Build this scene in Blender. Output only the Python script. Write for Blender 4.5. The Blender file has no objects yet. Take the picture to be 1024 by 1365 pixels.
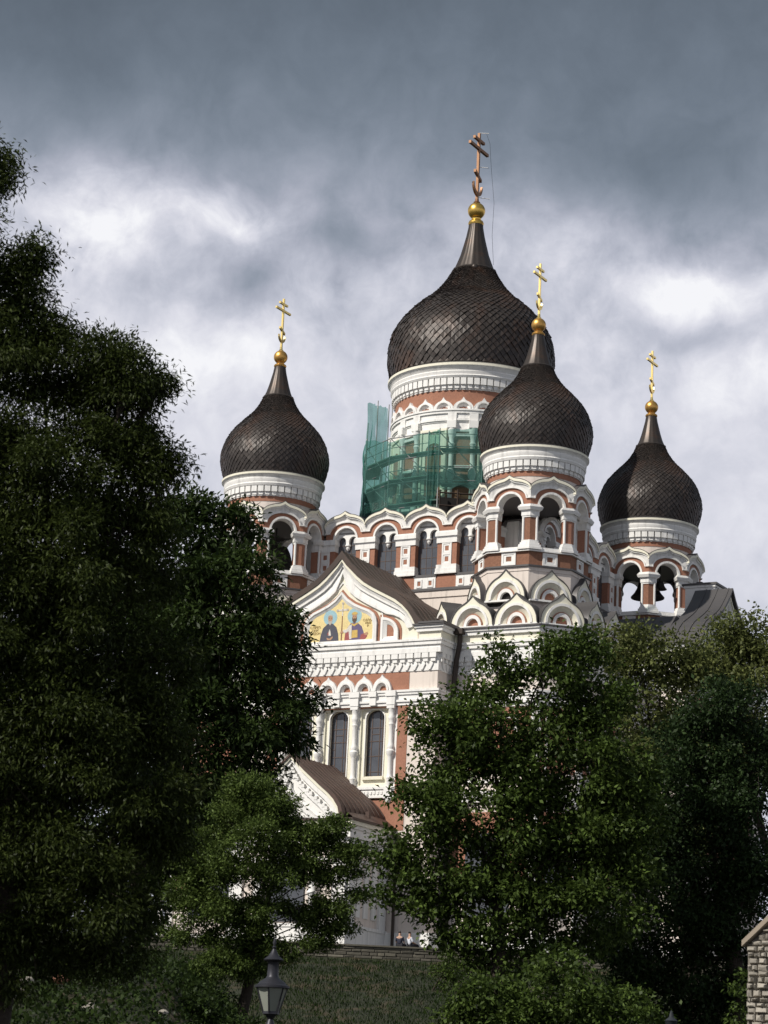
import bpy, bmesh, math, random
import numpy as np
from mathutils import Matrix, Vector
random.seed(7); RNG = np.random.default_rng(11)
S = bpy.context.scene
COL = S.collection
R = math.radians
PI = math.pi

# ------------------------------------------------------------------ camera
FPX = 3304.0; PITCH = R(14.309); ROLL = R(2.613); EYE = Vector((0, 0, 1.7))
fw = Vector((0, math.cos(PITCH), math.sin(PITCH))); r0 = Vector((1, 0, 0)); u0 = r0.cross(fw)
cr, sr = math.cos(ROLL), math.sin(ROLL)
RT = cr*r0 + sr*u0; UP = -sr*r0 + cr*u0
cam_d = bpy.data.cameras.new('camera'); cam = bpy.data.objects.new('camera', cam_d); COL.objects.link(cam)
cam.matrix_world = Matrix(((RT.x, UP.x, -fw.x, EYE.x), (RT.y, UP.y, -fw.y, EYE.y), (RT.z, UP.z, -fw.z, EYE.z), (0, 0, 0, 1)))
cam_d.sensor_fit = 'HORIZONTAL'; cam_d.sensor_width = 36.0; cam_d.lens = 36.0*FPX/1024.0
cam_d.clip_start = 0.2; cam_d.clip_end = 6000
S.camera = cam
cam_d.dof.use_dof = True; cam_d.dof.focus_distance = 165.0; cam_d.dof.aperture_fstop = 6.3
def at(px, py, d):
    """point seen at photo pixel px,py, lying d metres forward of the camera"""
    v = fw*FPX + RT*(px-512) - UP*(py-682.5)
    return EYE + v*(d/v.y)

# ------------------------------------------------------------------ light
SUN_AZ = 55.0      # degrees to the left of the line from the scene to the camera
SUN_EL = 41.0
to_sun = Vector((-math.sin(R(SUN_AZ))*math.cos(R(SUN_EL)), -math.cos(R(SUN_AZ))*math.cos(R(SUN_EL)), math.sin(R(SUN_EL))))
sd = bpy.data.lights.new('sun', 'SUN'); sd.energy = 4.6; sd.angle = R(0.6); sd.color = (1.0, 0.95, 0.87)
so = bpy.data.objects.new('sun', sd); COL.objects.link(so); so.rotation_euler = to_sun.to_track_quat('Z', 'Y').to_euler()
so.location = (-60, -40, 90)
S.view_settings.view_transform = 'Standard'; S.view_settings.look = 'None'; S.view_settings.exposure = 0.0; S.view_settings.gamma = 1.0
S.view_settings.use_curve_mapping = False
try:
    S.cycles.max_bounces = 8; S.cycles.transparent_max_bounces = 12; S.cycles.diffuse_bounces = 3; S.cycles.use_denoising = True
except Exception: pass

# ------------------------------------------------------------------ world: thin blue sky under a broken storm cloud deck
W = bpy.data.worlds.new('World'); S.world = W; W.use_nodes = True
wn = W.node_tree.nodes; wl = W.node_tree.links; wn.clear()
class G:
    def __init__(s, tree): s.n = tree.nodes; s.l = tree.links
    def node(s, t, **kw):
        n = s.n.new(t)
        for k, v in kw.items(): setattr(n, k, v)
        return n
    def put(s, sock, v):
        if v is None: return
        if hasattr(v, 'is_output') or isinstance(v, bpy.types.NodeSocket): s.l.new(v, sock)
        else: sock.default_value = v
    def math(s, op, a, b=None, c=None, clamp=False):
        n = s.node('ShaderNodeMath', operation=op); n.use_clamp = clamp
        s.put(n.inputs[0], a); s.put(n.inputs[1], b)
        if c is not None: s.put(n.inputs[2], c)
        return n.outputs[0]
    def noise(s, vec, scale, detail=4, rough=.55, dist=0.0):
        n = s.node('ShaderNodeTexNoise'); s.put(n.inputs['Vector'], vec); n.inputs['Scale'].default_value = scale
        n.inputs['Detail'].default_value = detail; n.inputs['Roughness'].default_value = rough; n.inputs['Distortion'].default_value = dist
        return n.outputs['Fac']
    def ramp(s, fac, stops, interp='LINEAR'):
        n = s.node('ShaderNodeValToRGB'); n.color_ramp.interpolation = interp; s.put(n.inputs[0], fac)
        e = n.color_ramp.elements
        while len(e) < len(stops): e.new(0.5)
        for el, (p, c) in zip(e, stops): el.position = p; el.color = (*c, 1) if len(c) == 3 else c
        return n.outputs[0]
    def mix(s, f, a, b):
        n = s.node('ShaderNodeMix', data_type='RGBA'); s.put(n.inputs[0], f)
        s.put(n.inputs[6], a if not isinstance(a, tuple) else (*a, 1)); s.put(n.inputs[7], b if not isinstance(b, tuple) else (*b, 1))
        return n.outputs[2]
g = G(W.node_tree)
tc = g.node('ShaderNodeTexCoord').outputs['Generated']
sep = g.node('ShaderNodeSeparateXYZ'); g.l.new(tc, sep.inputs[0]); dx, dy, dz = sep.outputs
az = g.math('MULTIPLY', g.math('ARCTAN2', dx, dy), 57.29578)      # degrees clockwise from north
el = g.math('MULTIPLY', g.math('ARCSINE', dz), 57.29578)
sky = g.node('ShaderNodeTexSky', sky_type='NISHITA'); sky.sun_disc = False
sky.sun_elevation = R(SUN_EL); sky.sun_rotation = R(180+SUN_AZ)
sv = g.node('ShaderNodeVectorMath', operation='SCALE'); g.l.new(sky.outputs[0], sv.inputs[0]); sv.inputs['Scale'].default_value = 0.08
# cloud lookup in degrees: drawn out a little along a slant
cv = g.node('ShaderNodeCombineXYZ'); g.put(cv.inputs[0], az); g.put(cv.inputs[1], el)
def warp(base, scale, amt):
    n = g.node('ShaderNodeTexNoise'); g.put(n.inputs['Vector'], base); n.inputs['Scale'].default_value = scale; n.inputs['Detail'].default_value = 3
    a = g.node('ShaderNodeVectorMath', operation='SUBTRACT'); g.l.new(n.outputs['Color'], a.inputs[0]); a.inputs[1].default_value = (.5, .5, .5)
    b = g.node('ShaderNodeVectorMath', operation='SCALE'); g.l.new(a.outputs[0], b.inputs[0]); b.inputs['Scale'].default_value = amt
    c = g.node('ShaderNodeVectorMath', operation='ADD'); g.put(c.inputs[0], base); g.l.new(b.outputs[0], c.inputs[1])
    return c.outputs[0]
wv = warp(cv.outputs[0], .35, 1.6)
ws = g.node('ShaderNodeSeparateXYZ'); g.l.new(wv, ws.inputs[0])
def blob(a0, e0, sa, se, amp):
    qa = g.math('DIVIDE', g.math('SUBTRACT', ws.outputs[0], a0), sa); qe = g.math('DIVIDE', g.math('SUBTRACT', ws.outputs[1], e0), se)
    r2 = g.math('ADD', g.math('MULTIPLY', qa, qa), g.math('MULTIPLY', qe, qe))
    return g.math('MULTIPLY', g.math('EXPONENT', g.math('MULTIPLY', r2, -1.0)), amp)
BLOBS = [(-7.2, 20.6, 1.5, 1.3, .42), (-4.2, 20.9, 1.2, .55, .38), (-5.3, 17.6, 1.1, 1.0, .22), (-8.6, 18.2, .8, 1.2, .15), (-3.6, 19.3, 1.0, .6, -.22), (-1.3, 20.5, 1.2, .5, -.18), (-6.0, 19.0, .9, .5, -.12), (7.2, 19.6, 1.5, .55, .36), (7.4, 18.6, 1.3, .35, -.22), (4.0, 20.6, 1.3, 1.0, .16), (8.4, 17.6, 1.2, .8, .18), (6.6, 22.0, 3.0, 1.3, -.12), (-9.0, 24.5, 5, 2.0, -.03), (-3.6, 17.6, 1.0, .8, .18)]
SKYSTR = 1.0
# az, el of a photo pixel -> computed offline; deck edge: dark above about 21 degrees, bright broken cloud below
base = g.ramp(g.math('DIVIDE', ws.outputs[1], 40.0, clamp=True), [(0.0, (.55, .55, .55)), (.36, (.74, .74, .74)), (.45, (.70, .70, .70)), (.49, (.60, .60, .60)), (.525, (.46, .46, .46)), (.565, (.285, .285, .285)), (.605, (.205, .205, .205)), (.66, (.160, .160, .160)), (1.0, (.20, .20, .20))])
val = g.math('MULTIPLY', base, 1.0)
for b in BLOBS: val = g.math('ADD', val, blob(*b))
f1 = g.math('SUBTRACT', g.noise(wv, .55, 9, .58, .12), .5); f2 = g.math('SUBTRACT', g.noise(wv, 1.5, 8, .6), .5)
fine = g.math('ADD', f1, g.math('MULTIPLY', f2, .48))
med = g.math('SUBTRACT', g.noise(wv, .16, 4, .5), .5)
# broken detail where the cloud is bright, smooth where the deck is dark
amt = g.math('MULTIPLY', val, g.math('MINIMUM', g.math('ADD', g.math('MULTIPLY', val, 1.7), .05), 1.0))
val = g.math('ADD', val, g.math('MULTIPLY', g.math('MULTIPLY', fine, amt), g.math('MULTIPLY', g.ramp(g.math('DIVIDE', ws.outputs[1], 40.0, clamp=True), [(0, (.4, .4, .4)), (.40, (.45, .45, .45)), (.50, (1, 1, 1)), (1, (1, 1, 1))]), 1.15)))
val = g.math('ADD', val, g.math('MULTIPLY', g.math('MULTIPLY', med, amt), .3))
val = g.math('MINIMUM', g.math('MAXIMUM', val, .10), .96)
tint = g.ramp(val, [(0.0, (.76, .97, 1.22)), (.2, (.81, .98, 1.21)), (.45, (.92, .97, 1.15)), (.75, (.975, .98, 1.08)), (1, (1, 1, 1.02))])
tv = g.node('ShaderNodeVectorMath', operation='SCALE'); g.l.new(tint, tv.inputs[0]); g.l.new(val, tv.inputs['Scale'])
cover = g.mix(.95, sv.outputs[0], tv.outputs[0])
bg = g.node('ShaderNodeBackground'); g.l.new(cover, bg.inputs[0]); bg.inputs[1].default_value = SKYSTR
wo = g.node('ShaderNodeOutputWorld'); g.l.new(bg.outputs[0], wo.inputs[0])
# ------------------------------------------------------------------ materials
def mat(name, col, rough=.7, metal=0.0, var=.12, vscale=1.5, fine=0.0, fscale=12, spec=.4, bump=0.0, bscale=20, island=0.0, streak=0.0, dirt=None):
    m = bpy.data.materials.new(name); m.use_nodes = True
    t = m.node_tree; gg = G(t); p = t.nodes['Principled BSDF']
    tcn = gg.node('ShaderNodeTexCoord').outputs['Object']
    c = tuple(col)
    n1 = gg.noise(tcn, vscale, 5, .6)
    f = gg.math('ADD', gg.math('MULTIPLY', gg.math('SUBTRACT', n1, .5), 2*var), 1.0)
    if fine: f = gg.math('ADD', f, gg.math('MULTIPLY', gg.math('SUBTRACT', gg.noise(tcn, fscale, 3, .6), .5), 2*fine))
    if island:
        ri = gg.node('ShaderNodeNewGeometry').outputs['Random Per Island']
        f = gg.math('MULTIPLY', f, gg.math('ADD', 1-island, gg.math('MULTIPLY', ri, 2*island)))
    if streak:
        mp = gg.node('ShaderNodeMapping'); gg.l.new(tcn, mp.inputs[0]); mp.inputs['Scale'].default_value = (3.2, 3.2, .22)
        f = gg.math('MULTIPLY', f, gg.math('SUBTRACT', 1.0, gg.math('MULTIPLY', gg.math('MAXIMUM', gg.math('SUBTRACT', gg.noise(mp.outputs[0], 1.0, 5, .65), .52), 0.0), streak*5)))
    sv2 = gg.node('ShaderNodeVectorMath', operation='SCALE'); sv2.inputs[0].default_value = c; gg.l.new(f, sv2.inputs['Scale'])
    out = sv2.outputs[0]
    if dirt is not None:
        dcol, amount, dsc = dirt
        k = gg.math('MULTIPLY', gg.math('MAXIMUM', gg.math('SUBTRACT', gg.noise(tcn, dsc, 6, .65, .6), .5), 0.0), amount*5, clamp=True)
        out = gg.mix(k, out, dcol)
    gg.l.new(out, p.inputs['Base Color'])
    p.inputs['Roughness'].default_value = rough; p.inputs['Metallic'].default_value = metal
    p.inputs['Specular IOR Level'].default_value = spec
    if bump:
        b = gg.node('ShaderNodeBump'); b.inputs['Strength'].default_value = bump; b.inputs['Distance'].default_value = .05
        gg.l.new(gg.noise(tcn, bscale, 4, .6), b.inputs['Height']); gg.l.new(b.outputs[0], p.inputs['Normal'])
    return m
WHITE = mat('white_paint', (.79, .775, .745), .75, var=.09, vscale=.7, fine=.06, fscale=6, streak=.26, bump=.15)
CREAM = mat('cream_paint', (.78, .745, .61), .75, var=.06, vscale=.7, fine=.04, streak=.12, bump=.15)
PINK = mat('pale_pink_plaster', (.70, .62, .555), .85, var=.06, vscale=.5, fine=.05, streak=.28, bump=.2)
BRICK = mat('painted_brick', (.330, .155, .100), .85, var=.24, vscale=1.0, fine=.30, fscale=9, bump=.3)
BRICKD = mat('weathered_brick', (.235, .115, .072), .9, var=.18, vscale=1.6, fine=.45, fscale=11, bump=.3)
SHINGLE = mat('aged_copper_scales', (.044, .036, .032), .48, .25, var=.25, vscale=.35, fine=.1, fscale=2, island=.22, dirt=((.105, .056, .036), .55, .5))
SEAM = mat('dark_copper_sheet', (.058, .048, .042), .42, .5, var=.25, vscale=.8, dirt=((.10, .055, .035), .5, 1.2))
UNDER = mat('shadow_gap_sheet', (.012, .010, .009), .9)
ROOFB = mat('brown_sheet_roof', (.050, .034, .027), .5, .2, var=.3, vscale=.6, dirt=((.095, .055, .038), .5, .8))
ROOFG = mat('grey_sheet_roof', (.085, .080, .080), .5, .25, var=.22, vscale=.6)
ROOFP = mat('reddish_porch_sheet', (.078, .048, .038), .55, .15, var=.3, vscale=.9, fine=.12, fscale=5, dirt=((.12, .065, .045), .5, 1.0))
GOLD = mat('bright_gilding', (.93, .70, .26), .28, 1.0, var=.06)
GOLDO = mat('worn_gilding', (.62, .36, .10), .42, .85, var=.2, vscale=2.5, dirt=((.28, .13, .06), .7, 2.2))
BRONZE = mat('weathered_bronze_cross', (.25, .135, .075), .5, .6, var=.25, vscale=3)
GLASS = mat('dark_window_glass', (.075, .080, .092), .14, 0, var=.5, vscale=.9, spec=.6, bump=.06, bscale=1.6)
MUNT = mat('brown_glazing_bars', (.105, .070, .055), .6)
IRON = mat('black_iron', (.022, .022, .024), .5, .4)
BELL = mat('bell_bronze', (.045, .042, .038), .45, .7)
PIPE = mat('dark_brown_pipe', (.040, .028, .022), .5, .2)

# ------------------------------------------------------------------ mesh helpers
class MB:
    def __init__(s): s.v = []; s.f = []; s.m = []; s.M = None
    def add(s, vs, fs, m=0):
        o = len(s.v)
        if s.M is not None: vs = [tuple(s.M @ Vector(v)) for v in vs]
        s.v.extend(tuple(v) for v in vs)
        for f in fs: s.f.append(tuple(i+o for i in f)); s.m.append(m)
    def box(s, x0, x1, y0, y1, z0, z1, m=0):
        s.add([(x0,y0,z0),(x1,y0,z0),(x1,y1,z0),(x0,y1,z0),(x0,y0,z1),(x1,y0,z1),(x1,y1,z1),(x0,y1,z1)],
              [(0,3,2,1),(4,5,6,7),(0,1,5,4),(1,2,6,5),(2,3,7,6),(3,0,4,7)], m)
    def prism(s, pts, y0, y1, m=0):          # outline in x,z pushed from y0 (front) to y1
        n = len(pts)
        s.add([(x,y0,z) for x,z in pts]+[(x,y1,z) for x,z in pts],
              [tuple(range(n)), tuple(range(2*n-1, n-1, -1))]+[(i,(i+1)%n+0,(i+1)%n+n,i+n)[::-1] for i in range(n)], m)
    def column(s, pts, z0, z1, m=0, pts2=None):  # outline in x,y raised from z0 to z1
        n = len(pts); q = pts2 or pts
        s.add([(x,y,z0) for x,y in pts]+[(x,y,z1) for x,y in q],
              [tuple(range(n-1,-1,-1)), tuple(range(n, 2*n))]+[(i,(i+1)%n,(i+1)%n+n,i+n) for i in range(n)], m)
    def band(s, A, B, y0, y1, m=0, closed=False, yb=None):   # strip between outline A (outer) and B, front at y0, back at y1
        n = len(A); vs = [(x,y0,z) for x,z in A]+[(x,(yb if yb is not None else y0),z) for x,z in B]+[(x,y1,z) for x,z in A]+[(x,y1,z) for x,z in B]
        fs = []
        for i in range(n if closed else n-1):
            j = (i+1) % n
            fs += [(i,i+n,j+n,j), (i,j,j+2*n,i+2*n), (i+n,i+3*n,j+3*n,j+n)]
        if not closed: fs += [(0,2*n,3*n,n), (n-1,2*n-1,4*n-1,3*n-1)]
        s.add(vs, fs, m)
    def lathe(s, prof, n, m=0, cx=0, cy=0, mats=None, a0=0., a1=2*PI, flute=0, fdepth=0.):
        full = abs(a1-a0-2*PI) < 1e-6; k = n if full else n+1
        vs = []
        for r, z in prof:
            for j in range(k):
                a = a0+(a1-a0)*j/n; rr = r*(1-fdepth*(0.5+0.5*math.cos(flute*a))) if flute else r
                vs.append((cx+rr*math.cos(a), cy+rr*math.sin(a), z))
        for i in range(len(prof)-1):
            fs = []
            for j in range(n):
                q = (j+1) % k
                fs.append((i*k+j, i*k+q, (i+1)*k+q, (i+1)*k+j))
            s.add([], [], 0)
            o = len(s.v) if i == 0 else o
            if i == 0: s.add(vs, [], 0)
            for f in fs: s.f.append(tuple(x+o for x in f)); s.m.append(mats[i] if mats else m)
    def tube(s, P, r, n=6, m=0, caps=True):
        P = [Vector(p) for p in P]; rs = r if isinstance(r, (list, tuple)) else [r]*len(P)
        vs = []; ref = Vector((0.31, 0.17, 0.93))
        for i, p in enumerate(P):
            t = (P[min(i+1, len(P)-1)]-P[max(i-1, 0)]).normalized()
            a = t.cross(ref)
            if a.length < .05: a = t.cross(Vector((1, 0, 0)))
            a.normalize(); b = t.cross(a)
            for j in range(n): vs.append(tuple(p+(a*math.cos(2*PI*j/n)+b*math.sin(2*PI*j/n))*rs[i]))
        fs = [(i*n+j, i*n+(j+1)%n, (i+1)*n+(j+1)%n, (i+1)*n+j) for i in range(len(P)-1) for j in range(n)]
        if caps: fs += [tuple(range(n-1,-1,-1)), tuple(range((len(P)-1)*n, len(P)*n))]
        s.add(vs, fs, m)
    def sphere(s, c, r, n=16, m=0, sz=1.0):
        s.lathe([(max(1e-4, r*math.sin(PI*i/n)), c[2]-r*sz*math.cos(PI*i/n)) for i in range(n+1)], 2*n, m, c[0], c[1])
    def build(s, name, mats, parent=None, smooth=38, loc=None, recalc=True):
        me = bpy.data.meshes.new(name); me.from_pydata(s.v, [], s.f)
        if not isinstance(mats, (list, tuple)): mats = [mats]
        for x in mats: me.materials.append(x)
        me.polygons.foreach_set('material_index', s.m)
        if recalc:
            b = bmesh.new(); b.from_mesh(me); bmesh.ops.recalc_face_normals(b, faces=b.faces[:]); b.to_mesh(me); b.free()
        if smooth:
            me.polygons.foreach_set('use_smooth', [True]*len(me.polygons)); me.set_sharp_from_angle(angle=R(smooth))
        o = bpy.data.objects.new(name, me); COL.objects.link(o)
        if parent is not None: o.parent = parent
        if loc is not None: o.location = loc
        return o
def thing(name, label, cat, loc=(0, 0, 0), rz=0., group=None):
    o = bpy.data.objects.new(name, None); COL.objects.link(o); o.location = loc; o.rotation_euler = (0, 0, rz)
    o.empty_display_size = .2
    return tag(o, label, cat, group)
def tag(o, label=None, cat=None, group=None, kind=None):
    if label: o['label'] = label
    if cat: o['category'] = cat
    if group: o['group'] = group
    if kind: o['kind'] = kind
    return o
def copy_tree(o, parent=None):
    c = o.copy(); COL.objects.link(c)
    if parent is not None: c.parent = parent
    for ch in list(o.children): copy_tree(ch, c)
    return c
def face(a, ap, cx=0., cy=0.):     # frame of a wall whose outward normal points along a: X along the wall, -Y outward
    nx, ny = math.cos(a), math.sin(a)
    return Matrix(((-ny, -nx, 0, cx+nx*ap), (nx, -ny, 0, cy+ny*ap), (0, 0, 1, 0), (0, 0, 0, 1)))
def interp(prof, n):
    """smooth curve through r,z points, n samples"""
    P = np.array(prof, float); t = np.r_[0, np.cumsum(np.hypot(*np.diff(P, axis=0).T))]; T = np.linspace(0, t[-1], n)
    out = []
    for k in range(2):
        y = P[:, k]; m = np.gradient(y, t)
        i = np.clip(np.searchsorted(t, T, 'right')-1, 0, len(t)-2); h = t[i+1]-t[i]; u = (T-t[i])/h
        out.append((2*u**3-3*u**2+1)*y[i]+(u**3-2*u**2+u)*h*m[i]+(-2*u**3+3*u**2)*y[i+1]+(u**3-u**2)*h*m[i+1])
    return np.stack(out, 1)
NC = 28
def ogee(w, zv, za, k=.26, n=NC, ex=.55, kw=.5):
    P = []
    for i in range(n+1):
        q = math.sin((-1+2*i/n)*PI/2); q = .5*q+.5*(-1+2*i/n)
        P.append((q*w, zv+(za-zv)*((1-k)*max(0, 1-q*q)**ex+k*max(0, 1-abs(q)/kw)**1.8)))
    return P
def arch(w, h, zb, half=None, n=NC, zt=None):
    m = n-2 if half is not None else n
    P = [(-w*math.cos(PI*i/m), zb+h*math.sin(PI*i/m)) for i in range(m+1)]
    if half is not None: P = [(-half, zb if zt is None else zt)]+P+[(half, zb if zt is None else zt)]
    return P
def shape_ring(mb, x0, x1, z0, z1, inner, y0, y1, m):
    """flat plate x0..x1, z0..z1 with a hole of outline `inner`"""
    A = []; cx = .5*(x0+x1); zt = max(z for _, z in inner); zb = min(z for _, z in inner); w = max(x for x, _ in inner)-cx
    for x, z in inner:
        if z <= zb+1e-4: A.append((x0 if x < cx else x1, z0))
        else:
            f = (z-zb)/(zt-zb); e = (x-cx)/w
            if abs(e) > .985: A.append((x0 if e < 0 else x1, z0+(z1-z0)*f*.95))
            else: A.append((cx+e*(x1-cx), z1))
    mb.band(A, inner, y0, y1, m, closed=True)
def win_outline(cx, w, z0, zs, h, n=14):
    return [(cx-w, z0), (cx-w, .5*(z0+zs))]+[(cx-w*math.cos(PI*i/n), zs+h*math.sin(PI*i/n)) for i in range(n+1)]+[(cx+w, .5*(z0+zs)), (cx+w, z0)]
def offset_poly(P, d):
    n = len(P); out = []
    for i in range(n):
        a, b, c = Vector(P[i-1]), Vector(P[i]), Vector(P[(i+1) % n])
        e1 = (b-a).normalized(); e2 = (c-b).normalized(); n1 = Vector((e1.y, -e1.x)); n2 = Vector((e2.y, -e2.x))
        k = (n1+n2); k = k/max(.2, k.dot(n1)); out.append(tuple(b+k*d))
    return out
def octa(ap, rot=0.):
    Rr = ap/math.cos(PI/8); return [(Rr*math.cos(PI/8+i*PI/4+rot), Rr*math.sin(PI/8+i*PI/4+rot)) for i in range(8)]

# ------------------------------------------------------------------ domes and crosses
def scale_dome(mb, prof, N, e, m=0, mu=1):
    P = interp(prof, 600); seg = np.hypot(*np.diff(P, axis=0).T); L = np.r_[0, np.cumsum(seg)]
    rows = [0.0]
    while rows[-1] < L[-1]:
        r = np.interp(rows[-1], L, P[:, 0]); rows.append(rows[-1]+max(.05, PI*r/N*1.02))
    rows = np.array(rows)*(L[-1]/rows[-1])
    rr = np.interp(rows, L, P[:, 0]); zz = np.interp(rows, L, P[:, 1])
    dr = np.gradient(P[:, 0], L); dzz = np.gradient(P[:, 1], L)
    nr = np.interp(rows, L, dzz); nz = -np.interp(rows, L, dr)
    dl = PI/N; q = len(rows); vs = []; fs = []
    rng = np.random.default_rng(3)
    for i in range(-1, q-2):
        for j in range(N):
            t = (j+.5*(i % 2))*2*dl
            jit = rng.normal(0, e*.22, 3)
            def pt(k, a, off):
                k0 = max(0, k); r = rr[k0]+nr[k0]*off; return (r*math.cos(a), r*math.sin(a), zz[k0]+nz[k0]*off)
            g_ = .88
            b = pt(i, t, e+jit[0]); l = pt(i+1, t-dl*g_, e*.6+jit[1]); rgt = pt(i+1, t+dl*g_, e*.55+jit[2]); tp = pt(i+2, t, 0)
            bb = pt(i, t, -.02); lb = pt(i+1, t-dl*g_, -.02); rb = pt(i+1, t+dl*g_, -.02)
            o = len(vs); vs += [b, rgt, tp, l, bb, rb, lb]
            fs += [(o, o+1, o+2, o+3), (o, o+4, o+5, o+1), (o, o+3, o+6, o+4)]
    mb.add(vs, fs, m)
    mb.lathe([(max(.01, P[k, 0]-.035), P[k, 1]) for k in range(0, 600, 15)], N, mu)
def make_cross(z0, zc, zt, span, t, crescent_z, foot_z, cw):
    """three-barred cross standing on a crescent; bars run along y"""
    mb = MB(); h = zt-z0
    mb.box(-t, t, -t, t, z0, zt)
    mb.box(-t*1.08, t*1.08, -span, span, zc-t*1.15, zc+t*1.15)
    zu = zc+(zt-zc)*.55; mb.box(-t*1.08, t*1.08, -span*.54, span*.54, zu-t*1.1, zu+t*1.1)
    P = [(-span*.34, foot_z+.17*span), (-span*.34, foot_z+.17*span-2.4*t), (span*.34, foot_z-.17*span-2.4*t), (span*.34, foot_z-.17*span)]
    mb.add([(-t*1.05, y, z) for y, z in P]+[(t*1.05, y, z) for y, z in P], [(0,1,2,3),(7,6,5,4),(0,4,5,1),(1,5,6,2),(2,6,7,3),(3,7,4,0)])
    n = 16; vs = []; fs = []
    for i in range(n+1):
        a = R(-176+172*i/n); ro = cw; ri = cw*.84; lift = cw*.20
        vs += [(-t*.9, ro*math.cos(a), crescent_z+cw*1.15+ro*1.15*math.sin(a)), (-t*.9, ri*math.cos(a)*1.06, crescent_z+cw*1.15+lift+ri*1.15*math.sin(a)),
               (t*.9, ro*math.cos(a), crescent_z+cw*1.15+ro*1.15*math.sin(a)), (t*.9, ri*math.cos(a)*1.06, crescent_z+cw*1.15+lift+ri*1.15*math.sin(a))]
        if i:
            o = 4*(i-1); fs += [(o,o+4,o+5,o+1),(o+2,o+3,o+7,o+6),(o,o+2,o+6,o+4),(o+1,o+5,o+7,o+3)]
    mb.add(vs, fs)
    mb.lathe([(t*2.6, z0-.02), (t*2.8, z0+.04), (t*1.7, z0+.12), (t*1.5, z0+.3)], 12)
    return mb

# ------------------------------------------------------------------ the cathedral
YAW = R(-28.659); ORG = Vector((5.785, 170.937, 13.298))
CATH = thing('cathedral', 'white and red brick cathedral with five dark scaled onion domes and golden crosses', 'cathedral', ORG, YAW)
ZS = 28.5       # springing of the arcades
def arcade_unit(mb, hw, zv, za, grow, ow, mW=0, mB=1, back=.5, oh=.84):
    """ogee-topped arch between two corners; wall plane at y=0; hw half width at y=0"""
    H = lambda d: hw+d*grow
    K = dict(k=.22, kw=.30, ex=.56)
    A0 = ogee(H(.34), zv, za, **K); A1 = ogee(H(.34), zv-.13, za-.19, **K)
    mb.band(A0, A1, -.34, .25, 2)
    A2 = ogee(H(.25), zv-.12, za-.17, **K); A3 = ogee(H(.25), zv-.22, za-.30, **K); mb.band(A2, A3, -.25, .25, mW)
    B0 = ogee(H(.16), zv-.20, za-.28, **K); B1 = arch(H(.1)*.80, .80, 29.02, H(.1))
    mb.band(B0, B1, -.19, .25, mW, yb=-.05)
    B2 = arch(H(.14)*.80+.03, .83, 29.02, H(.14), zt=29.06); B3 = arch(H(.14)*.80-.04, .75, 28.96, H(.14)); mb.band(B2, B3, -.17, .2, mW)
    C0 = arch(H(.05)*.80, .80, 28.97, H(.05)); C1 = arch(ow+.12, oh+.14, ZS+.02, H(.05), zt=28.62); mb.band(C0, C1, -.05, .2, mB)
    D0 = arch(ow+.13, oh+.15, ZS, None); D1 = arch(ow, oh, ZS, None); mb.band(D0, D1, -.13, back, mW)
    E0 = arch(ow+.05, oh+.08, ZS, H(0.0), zt=28.66); E1 = arch(ow+.001, oh, ZS-.02, H(0.0), zt=28.48); mb.band(E0, E1, .0, back, mW)
    # dark flashing on the very top
    F0 = ogee(H(.34), zv+.05, za+.06, **K); F1 = ogee(H(.34), zv+.002, za+.002, **K); mb.band(F0, F1, -.33, .6, 3)
def corner_sec(w, d, off=0., k=PI/8):
    """cross-section of a pier wrapped round an octagon corner: tip at origin pointing to -y"""
    c, s_ = math.cos(k), math.sin(k); W2 = w+off
    tip = (0, -off/c)
    L1 = (-W2*c+off*s_*-1, W2*s_-off*c); R1 = (-L1[0], L1[1])
    return [tip, R1, (R1[0]-d*s_, R1[1]+d*c), (-R1[0]+d*s_, R1[1]+d*c), L1]
KOK_MATS = [CREAM, WHITE, BRICK, ROOFG, UNDER]
def kokoshnik(depth, w=1.46, h=1.92, hole=False):
    """small ogee gable with a blind round-headed niche, at wall plane y=0, base z=0; its curved roof runs back by depth"""
    mb = MB(); A = ogee(w, .0, h, .20, ex=.5, kw=.40); a1 = arch(w*.80, h*.69, .0)
    mb.band(A, a1, 0, .3, 0)
    mb.band(arch(w*.80, h*.69, .0), arch(w*.70, h*.60, .0), -.07, .3, 1)
    mb.band(arch(w*.70, h*.60, 0), arch(w*.465, h*.425, 0), .02, .5, 0, yb=.26)
    mb.band(arch(w*.465, h*.425, 0), arch(w*.42, h*.385, 0), .16, .5, 2)
    mb.band(arch(w*.42, h*.385, 0), arch(w*.29, h*.27, 0), .09, .55, 1)
    p = arch(w*.31, h*.285, 0); mb.prism(p, .34, .5, 4 if hole else 2)
    O = ogee(w+.05, .0, h+.07, .20, ex=.5, kw=.40); mb.band(O, A, -.06, depth, 3)
    mb.prism(ogee(w-.02, 0, h-.02, .2, ex=.5, kw=.4), .5, depth-.05, 3)
    mb.box(-w-.02, w+.02, -.03, .4, -.12, 0.0, 1)
    return mb
T_OCT = 3.42
DOME_S = [(3.42, 32.72), (3.66, 33.5), (3.77, 34.3), (3.57, 35.23), (3.17, 36.05), (2.50, 36.84), (1.70, 37.67), (1.22, 38.4), (1.02, 38.86)]
DOME_M = [(5.72, 41.75), (5.93, 42.7), (5.99, 43.6), (5.70, 45.24), (4.98, 46.39), (4.10, 47.35), (3.00, 48.27), (2.13, 49.31), (1.52, 50.33)]
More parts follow.
